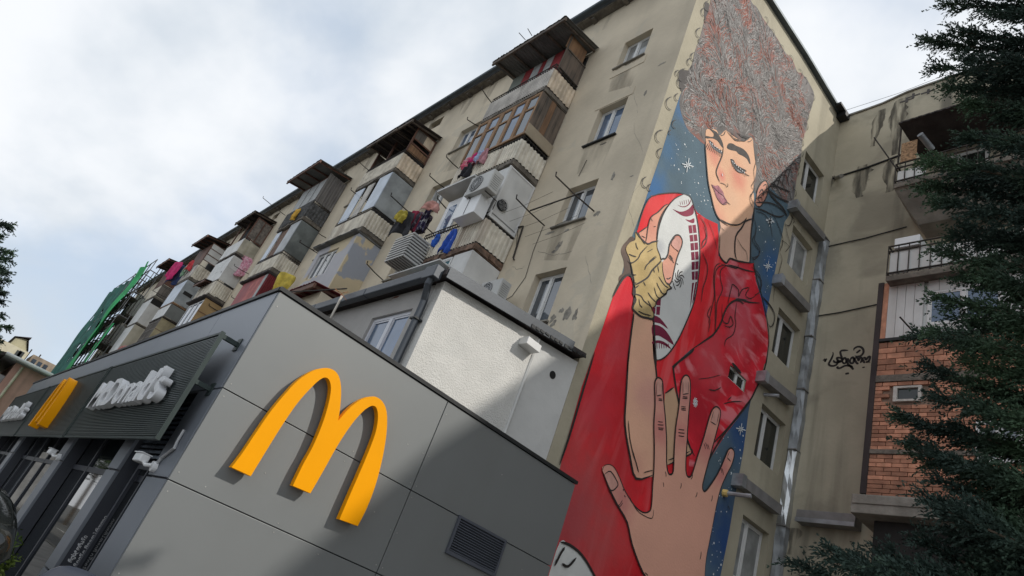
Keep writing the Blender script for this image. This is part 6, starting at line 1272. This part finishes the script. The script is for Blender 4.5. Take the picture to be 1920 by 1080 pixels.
p = at(66, 662, xc); mb = MB(); mb.box(xc-6, p.y, p.z-2.2, xc-.6, p.y+2.6, p.z-.1); mb.build('roof_hut', mat('wood_hut', (.25, .2, .15), .9), t); mb = MB(); [mb.box(xc-.6, p.y+.2+k*.6, p.z-1.2, xc-.55, p.y+.6+k*.6, p.z-.5) for k in range(3)]; mb.build('window', GL, t)
mb = MB(); [mb.tube([(xc-2, at(u, v, xc).y, at(u, v, xc).z-1.5), (xc-2, at(u, v, xc).y, at(u, v, xc).z)], .07, 5) for u, v in ((65, 652), (82, 662), (40, 632))]; mb.build('aerial', IRON, t)
for k in range(2): mb = MB(); pw = at(33+k*5, 656+k, xc); mb.box(xc-.02, pw.y, pw.z-.9, xc+.03, pw.y+.5, pw.z); mb.build('window', GLD, t)

# ================================================================== vehicles
def vehicle(name, label, cat, loc, rz, L_=4.4, W_=1.8, H_=1.5, c=(.02, .022, .025), van=False):
    t = thing(name, label, cat, loc); cm = mat('car_paint_'+str(len(MC)), c, .25, .2, var=.02, bump=0, spec=.6)
    R_ = Matrix.Rotation(rz, 4, 'Z'); T = Matrix.Translation(Vector(loc))@R_
    def loft(st, name_, m, sub=2):
        vs = []; fs = []; k = len(st[0])
        for ring in st: vs += [tuple(T@Vector(p)) for p in ring]
        for i in range(len(st)-1):
            for j in range(k): fs.append((i*k+j, i*k+(j+1) % k, (i+1)*k+(j+1) % k, (i+1)*k+j))
        fs += [tuple(range(k))[::-1], tuple((len(st)-1)*k+j for j in range(k))]
        q = MB(); q.add(vs, fs); q.fix = True; o = q.build(name_, m, t, smooth=True)
        if sub: s_ = o.modifiers.new('sub', 'SUBSURF'); s_.levels = sub; s_.render_levels = sub
        return o
    h = W_/2; zb = .28; bz = H_*.62
    prof = [(-L_/2, bz*.95, .9), (-L_/2+.08, bz, .97), (-L_*.2, bz+.02, 1), (L_*.12, bz, 1), (L_*.3, bz-.02, .98), (L_/2-.15, bz*.86, .93), (L_/2, bz*.7, .82)] if not van else [(-L_/2, bz, .95), (-L_/2+.08, bz, .98), (0, bz, 1), (L_*.3, bz, 1), (L_/2-.15, bz*.9, .93), (L_/2, bz*.7, .85)]
    st = [[(x, -h*k*.93, zb), (x, -h*k, zb+.25), (x, -h*k, z-.12), (x, -h*k*.93, z), (x, h*k*.93, z), (x, h*k, z-.12), (x, h*k, zb+.25), (x, h*k*.93, zb)] for x, z, k in prof]
    loft(st, 'body', cm)
    g = [(-L_/2+.12, bz-.02, .88), (-L_/2+.35, H_*.93, .80), (-L_*.2, H_, .76), (L_*.08, H_*.98, .76), (L_*.24, H_*.80, .8), (L_*.33, bz-.03, .86)] if not van else [(-L_/2+.05, bz-.02, .93), (-L_/2+.15, H_*.96, .9), (-L_*.2, H_, .88), (L_*.2, H_*.98, .88), (L_*.33, H_*.80, .88), (L_*.42, bz-.03, .9)]
    st = [[(x, -h*.9, bz-.06), (x, -h*(k+.06), (bz+z)/2), (x, -h*k, z-.06), (x, -h*k*.85, z), (x, h*k*.85, z), (x, h*k, z-.06), (x, h*(k+.06), (bz+z)/2), (x, h*.9, bz-.06)] for x, z, k in g]
    loft(st, 'cabin', GLD, 1)
    st = [[(x, -h*k*.9, z-.05), (x, -h*k*.8, z+.012), (x, h*k*.8, z+.012), (x, h*k*.9, z-.05)] for x, z, k in g[1:-1]]
    loft(st, 'roof', cm, 1)
    for s in (-1, 1):
        for xx in (-L_*.3, L_*.3):
            q = MB(); a = T@Vector((xx, s*(h-.2), .32)); b = T@Vector((xx, s*(h+.01), .32)); q.tube([a, b], .32, 20); wv = q.build('tyre', BLACKM, t); q = MB(); b2_ = T@Vector((xx, s*(h+.02), .32)); q.tube([b, b2_], .2, 14); q.build('rim', TIN, wv)
        q = MB(); a = T@Vector((L_*.2, s*(h+.14), bz+.08)); q.tube([a+R_@Vector((-.05, -s*.1, 0)), a, a+R_@Vector((.03, s*.08, 0))], .085, 12, .07); q.build('mirror', cm, t)
        q = MB(); q.tube([T@Vector((L_/2-.05, s*h*.62, bz*.66)), T@Vector((L_/2+.0, s*h*.62, bz*.66))], .1, 10); q.build('headlight', WHITEP, t)
        q = MB(); q.tube([T@Vector((-L_/2-.01, s*h*.7, bz*.8)), T@Vector((-L_/2+.04, s*h*.7, bz*.8))], .09, 10); q.build('tail_light', REDP, t)
    return t
vehicle('parked_car', 'black car at the lower left edge in front of the dark shop windows', 'car', (-8.75, .30, .12), math.pi, 4.5, 1.85, 1.42)
# street side, seen only as reflections in the shop glass
vehicle('parked_van', 'white van standing across the street, mirrored in the shop glass', 'van', (-22, -3.6, 0), 0, 5, 2, 2.1, (.6, .6, .6), True)
vehicle('parked_car', 'dark blue car standing across the street, mirrored in the shop glass', 'car', (-29, -3.9, 0), 0, c=(.03, .05, .12))
vehicle('parked_car', 'red car standing across the street, mirrored in the shop glass', 'car', (-15, -3.8, 0), 0, c=(.25, .02, .02))
# scooter whose rounded windscreen peeks over the bottom edge
t = thing('motor_scooter', 'dark scooter whose rounded windscreen top peeks over the bottom edge below the shop door', 'scooter', (-2.55, .6, .12))
DG = mat('smoked_plastic', (.03, .035, .05), .2, var=.05, bump=0)
sxc, syc = -2.45, .585; ztop_ = 1.6-2.45*.0622
vs = []; fs = []
nn = 14
for j in range(9):
    for i in range(nn+1):
        u = i/nn*2-1; wdt = .135*math.sqrt(max(0, 1-(j/8)**2.5*.0))
        hh = ztop_-.50+(.50*(1-abs(u)**3.2*.28))*j/8
        vs.append((sxc+.06*u*u+.10*(1-j/8), syc+u*.15*(.75+.25*(1-(j/8)**3*.35)), hh))
fs = [(j*(nn+1)+i, j*(nn+1)+i+1, (j+1)*(nn+1)+i+1, (j+1)*(nn+1)+i) for j in range(8) for i in range(nn)]
q = MB(); q.add(vs, fs); o = q.build('windscreen', DG, t, smooth=True); s_ = o.modifiers.new('s', 'SOLIDIFY'); s_.thickness = .008
def blob(name_, pts_, r0, r1, m): q = MB(); q.tube(pts_, r0, 12, r1); o = q.build(name_, m, t, smooth=True); return o
blob('front_shield', [(-2.4, .585, .95), (-2.36, .585, .7), (-2.42, .585, .45)], .14, .17, DG); blob('seat', [(-1.9, .585, .82), (-1.5, .585, .84), (-1.25, .585, .86)], .11, .13, BLACKM); blob('tail', [(-2.0, .585, .6), (-1.5, .585, .65), (-1.15, .585, .72)], .15, .12, DG)
q = MB(); q.tube([(-2.33, .25, 1.02), (-2.38, .585, 1.04), (-2.33, .92, 1.02)], .02, 8); q.build('handlebar', BLACKM, t); q = MB(); q.box(-2.4, .45, .38, -1.6, .72, .44); q.build('footboard', DG, t, bevel=.01)
for x in (-2.55, -1.25): q = MB(); q.tube([(x, .53, .34), (x, .64, .34)], .22, 20); wv = q.build('tyre', BLACKM, t); q = MB(); q.tube([(x, .525, .34), (x, .645, .34)], .12, 12); q.build('rim', TIN, wv)

# ================================================================== trees
def leafmat(name, c, c2):
    m = mat(name, c, .7, var=.3, vs=2.5, bump=0); nt = m.node_tree; b = nt.nodes['Principled BSDF']
    g = nt.nodes.new('ShaderNodeNewGeometry'); x = nt.nodes.new('ShaderNodeMix'); x.data_type = 'RGBA'
    src = b.inputs['Base Color'].links[0].from_socket; t = nt.nodes.new('ShaderNodeTexNoise'); t.inputs['Scale'].default_value = 1.1; nt.links.new(g.outputs['Position'], t.inputs[0])
    r = nt.nodes.new('ShaderNodeMapRange'); r.inputs[1].default_value = .45; r.inputs[2].default_value = .65; nt.links.new(t.outputs[0], r.inputs[0])
    nt.links.new(r.outputs[0], x.inputs[0]); nt.links.new(src, x.inputs[6]); x.inputs[7].default_value = (*c2, 1); nt.links.new(x.outputs[2], b.inputs['Base Color'])
    b.inputs['Specular IOR Level'].default_value = .25; return m
NEED = leafmat('conifer_foliage', (.030, .052, .042), (.065, .115, .060)); BARK = mat('bark', (.09, .07, .05), .95, var=.3, vs=6, bump=1, bs=25)
def quads_obj(name, P, D, U, lw, ll, m, parent):
    """one long leaf quad per row: base P, direction D, width axis U"""
    k = len(P); v = np.empty((k, 4, 3)); Ux = U*lw[:, None]/2; Dx = D*ll[:, None]
    v[:, 0] = P; v[:, 1] = P+Dx*.5+Ux; v[:, 2] = P+Dx; v[:, 3] = P+Dx*.5-Ux
    me = bpy.data.meshes.new(name); me.vertices.add(k*4); me.vertices.foreach_set('co', v.reshape(-1)); me.loops.add(k*4); me.loops.foreach_set('vertex_index', np.arange(k*4)); me.polygons.add(k)
    me.polygons.foreach_set('loop_start', np.arange(0, k*4, 4)); me.polygons.foreach_set('loop_total', np.full(k, 4)); me.materials.append(m); me.update(); me.validate()
    o = bpy.data.objects.new(name, me); col.objects.link(o); par(o, parent); return o
def unit(a): return a/(np.linalg.norm(a, axis=-1, keepdims=True)+1e-9)
def conifer(root, trunk_pts, r0, boughs, dens=1.0, spray=.25, leaf=(.011, .031), lk=.0100):
    q = MB(); q.tube(trunk_pts, r0, 10, r0*.25); q.build('trunk', BARK, root, smooth=True)
    br = MB(); P, D, U, LW, LL = [], [], [], [], []
    for (a, b, thick) in boughs:
        a = np.array(a, float); b = np.array(b, float); ln = np.linalg.norm(b-a)
        mid = (a+b)/2+np.array([0, 0, -ln*rng.uniform(.02, .16)]); n = 9; t = np.linspace(0, 1, n)[:, None]
        C_ = (1-t)**2*a+2*(1-t)*t*mid+t*t*b; br.tube([tuple(c) for c in C_], .012+.012*ln, 5, .004)
        ns = int((44+62*ln)*thick*dens)
        for s in range(ns):
            u = rng.uniform(.15, 1)**.8; i = min(n-2, int(u*(n-1))); f = u*(n-1)-i; c = C_[i]*(1-f)+C_[i+1]*f
            ax = unit(C_[i+1]-C_[i]); side = unit(np.cross(ax, [0, 0, 1.])); up = np.cross(side, ax); ph = rng.uniform(0, 6.283); L1 = spray*(1.3-u*.75)*rng.uniform(.55, 1.2)
            d = unit(ax*rng.uniform(.8, 1.3)+side*math.cos(ph)*rng.uniform(.2, .75)+up*math.sin(ph)*rng.uniform(.2, .65))
            for tw in range(3):
                d2 = unit(d+rng.normal(size=3)*.28); L2 = L1*rng.uniform(.5, 1); k = int(L2/lk); tt = rng.uniform(0, 1, k); st_ = c+d*L1*.25*tw
                pts = st_+d2*(tt*L2)[:, None]+np.array([0, 0, -1.])*(tt**2*L2*.28)[:, None]
                r3 = rng.normal(size=(k, 3)); dd = unit(d2+r3*.42+np.array([0, 0, -.12])*tt[:, None]); uu = unit(np.cross(dd, rng.normal(size=(k, 3))))
                P.append(pts); D.append(dd); U.append(uu); LL.append(rng.uniform(leaf[1]*.6, leaf[1]*1.4, k)*(1.2-.55*tt)); LW.append(rng.uniform(leaf[0]*.7, leaf[0]*1.3, k))
    br.build('branches', BARK, root)
    print('leaves', sum(len(a) for a in P)); return quads_obj('crown', np.concatenate(P), np.concatenate(D), np.concatenate(U), np.concatenate(LW), np.concatenate(LL), NEED, root)
TX, TY = .25, 4.9
ct = thing('conifer_tree', 'large dark conifer with drooping feathery boughs at the right edge', 'tree', (TX, TY, 0))
B = []
def bpix(u, v, d): r = ray(u, v).normalized(); return tuple(EYE+r*d)
tips = [(1480, 1052, 4.9, 1.3), (1530, 1030, 4.8, 1.3), (1570, 1045, 4.7, 1.3), (1600, 1060, 4.4, 1.2), (1640, 1030, 4.6, 1.3), (1690, 1000, 4.7, 1.2), (1668, 782, 5.6, 1.3), (1685, 830, 5.4, 1.3), (1710, 860, 5.5, 1.2), (1740, 900, 5.3, 1.2), (1702, 628, 5.7, 1.2), (1720, 690, 5.6, 1.2), (1735, 560, 5.6, 1.2), (1712, 925, 4.6, 1.2), (1740, 740, 5.4, 1.2), (1735, 620, 5.3, 1), (1745, 470, 5.8, 1.2),
        (1716, 350, 6.2, 1.4), (1728, 300, 6.0, 1.3), (1740, 380, 5.8, 1.3), (1722, 78, 7.3, 1.2), (1760, 10, 7.6, 1.3), (1735, 130, 7.1, 1), (1762, 165, 7.0, 1.3), (1770, 60, 7.2, 1.2), (1795, 110, 6.8, 1.3), (1800, 200, 6.6, 1.4), (1790, 260, 6.4, 1.3), (1770, 330, 6.2, 1.3), (1800, 430, 6.0, 1.4), (1790, 520, 5.8, 1.4), (1780, 600, 5.6, 1.4), (1800, 680, 5.4, 1.4), (1770, 800, 5.4, 1.3), (1810, 770, 5.2, 1.4), (1830, 870, 5.0, 1.4), (1800, 950, 4.9, 1.4), (1760, 1000, 4.7, 1.4), (1720, 1060, 4.5, 1.3), (1830, 1040, 4.6, 1.4), (1850, 980, 4.8, 1.3),
        (1850, 30, 7.2, 1.4), (1880, 120, 6.9, 1.4), (1870, 220, 6.6, 1.4), (1880, 330, 6.3, 1.4), (1870, 450, 6.0, 1.4), (1890, 560, 5.7, 1.4), (1880, 680, 5.4, 1.4), (1900, 780, 5.2, 1.4), (1890, 900, 4.9, 1.4), (1900, 1040, 4.6, 1.4), (1820, -40, 7.6, 1.3), (1900, -20, 7.4, 1.3), (1780, -60, 7.9, 1.2), (1835, 320, 6.4, 1.3), (1840, 600, 5.8, 1.3), (1770, 445, 5.9, 1.2), (1832, 730, 5.6, 1.2), (1780, 870, 5.2, 1.2), (1662, 1062, 4.3, 1.3), (1740, 950, 4.5, 1.2), (1820, 150, 7.0, 1.3), (1852, 260, 6.2, 1.3), (1833, 520, 5.6, 1.3)]
for u, v, d, th in tips:
    p = np.array(bpix(u, v, d)); hv = np.array([TX, TY])-p[:2]; p[:2] += hv/np.linalg.norm(hv)*.08; zb_ = max(.9, p[2]-.25*math.hypot(p[0]-TX, p[1]-TY)+random.uniform(-.1, .3)); B.append(((TX, TY, zb_), tuple(p), th))
for k in range(90):
    z = random.uniform(1.6, 9.2); a = random.uniform(-2.2, 1.9); r = (2.3-.12*z)*random.uniform(.7, 1.05)
    if a < -1.2 and z < 5: continue
    B.append(((TX, TY, z-.3), (TX+math.cos(a)*r, TY+math.sin(a)*r, z+random.uniform(-.2, .5)), .9))
conifer(ct, [(TX, TY, 0), (TX+.03, TY, 4), (TX-.02, TY, 7), (TX, TY, 9.6)], .2, B)
# fir at the left edge
FX, FY = -23.5, -2.55
ft = thing('fir_tree', 'dark fir whose branch tips reach in at the left edge', 'tree', (FX, FY, 0)); B = []
for (u, v) in ((30, 421), (30, 468), (28, 484), (22, 508), (20, 521), (18, 545), (12, 560), (14, 586), (25, 610), (12, 632), (6, 655), (10, 440), (12, 500), (8, 535)):
    p = PX(u-14, v+4, FX+random.uniform(-.6, .6)); B.append(((FX, FY, p.z-.5), tuple(p), 1.1))
for k in range(170):
    z = random.uniform(2.2, 8.0); a = random.uniform(0, 6.28); r = .2+(8.6-z)*.26*random.uniform(.75, 1.0); 
    ex, ey = FX+math.cos(a)*r, FY+math.sin(a)*r
    if ey/-ex > -.078: continue
    B.append(((FX, FY, z-.2), (ex, ey, z+.1), .8))
conifer(ft, [(FX, FY, 0), (FX, FY, 4), (FX, FY, 8.2)], .2, B, .6, .36, (.03, .09), .03)
# street trees across the road (mirrored in the shop glass)
BL_ = leafmat('broad_leaves', (.03, .055, .02), (.05, .08, .025))
def broad(label, x, y, h, r):
    t = thing('street_tree', label, 'tree', (x, y, 0)); h *= .93; q = MB(); q.tube([(x, y, 0), (x+.1, y, h*.4), (x, y+.1, h*.75)], .18, 8, .07)
    for k in range(7): a = k*.9; q.tube([(x, y, h*.35+k*.15), (x+math.cos(a)*r*.7, y+math.sin(a)*r*.7, h*.55+k*.2)], .06, 5, .02)
    q.build('trunk', BARK, t); k = 9000; cl = rng.normal(size=(60, 3)); cl = unit(cl)*rng.uniform(.3, 1, (60, 1)); ce = np.array([x, y, h*.7])+cl*np.array([r, r, h*.32])
    P = ce[rng.integers(0, 60, k)]+np.clip(rng.normal(size=(k, 3)), -1.5, 1.5)*r*.15; D = unit(rng.normal(size=(k, 3))); U = unit(np.cross(D, rng.normal(size=(k, 3))))
    quads_obj('crown', P, D, U, rng.uniform(.07, .13, k), rng.uniform(.12, .22, k), BL_, t)
for x, y, h_, lb in ((-16, -7.6, 7.4, 'leafy street tree across the road nearest the scooter, mirrored in the glass'), (-24, -5.6, 8.6, 'leafy street tree beside the white van, mirrored in the glass'), (-32, -5.8, 9.2, 'leafy street tree behind the dark blue car, mirrored in the glass'), (-41, -6.2, 9.6, 'leafy street tree past the dark blue car across the road'), (-51, -6.8, 10, 'tall leafy street tree far down the road'), (-63, -7.6, 10.4, 'tallest and farthest leafy street tree down the road')): broad(lb, x, y, h_, 3.4)
# planter with shrub by the shop window
t = thing('potted_shrub', 'leafy shrub in a pot beside the black car', 'plant', (-11.9, 1.75, .12)); q = MB(); q.tube([(-11.9, 1.75, .12), (-11.9, 1.75, .45)], .16, 14, .2); q.build('pot', CONCL, t)
k = 1500; P = np.array([-11.9, 1.75, .66])+rng.normal(size=(k, 3))*np.array([.12, .10, .12]); D = unit(rng.normal(size=(k, 3))+np.array([0, 0, .6])); U = unit(np.cross(D, rng.normal(size=(k, 3)))); quads_obj('foliage', P, D, U, rng.uniform(.02, .04, k), rng.uniform(.06, .11, k), leafmat('shrub_leaves', (.08, .14, .03), (.16, .22, .04)), t)
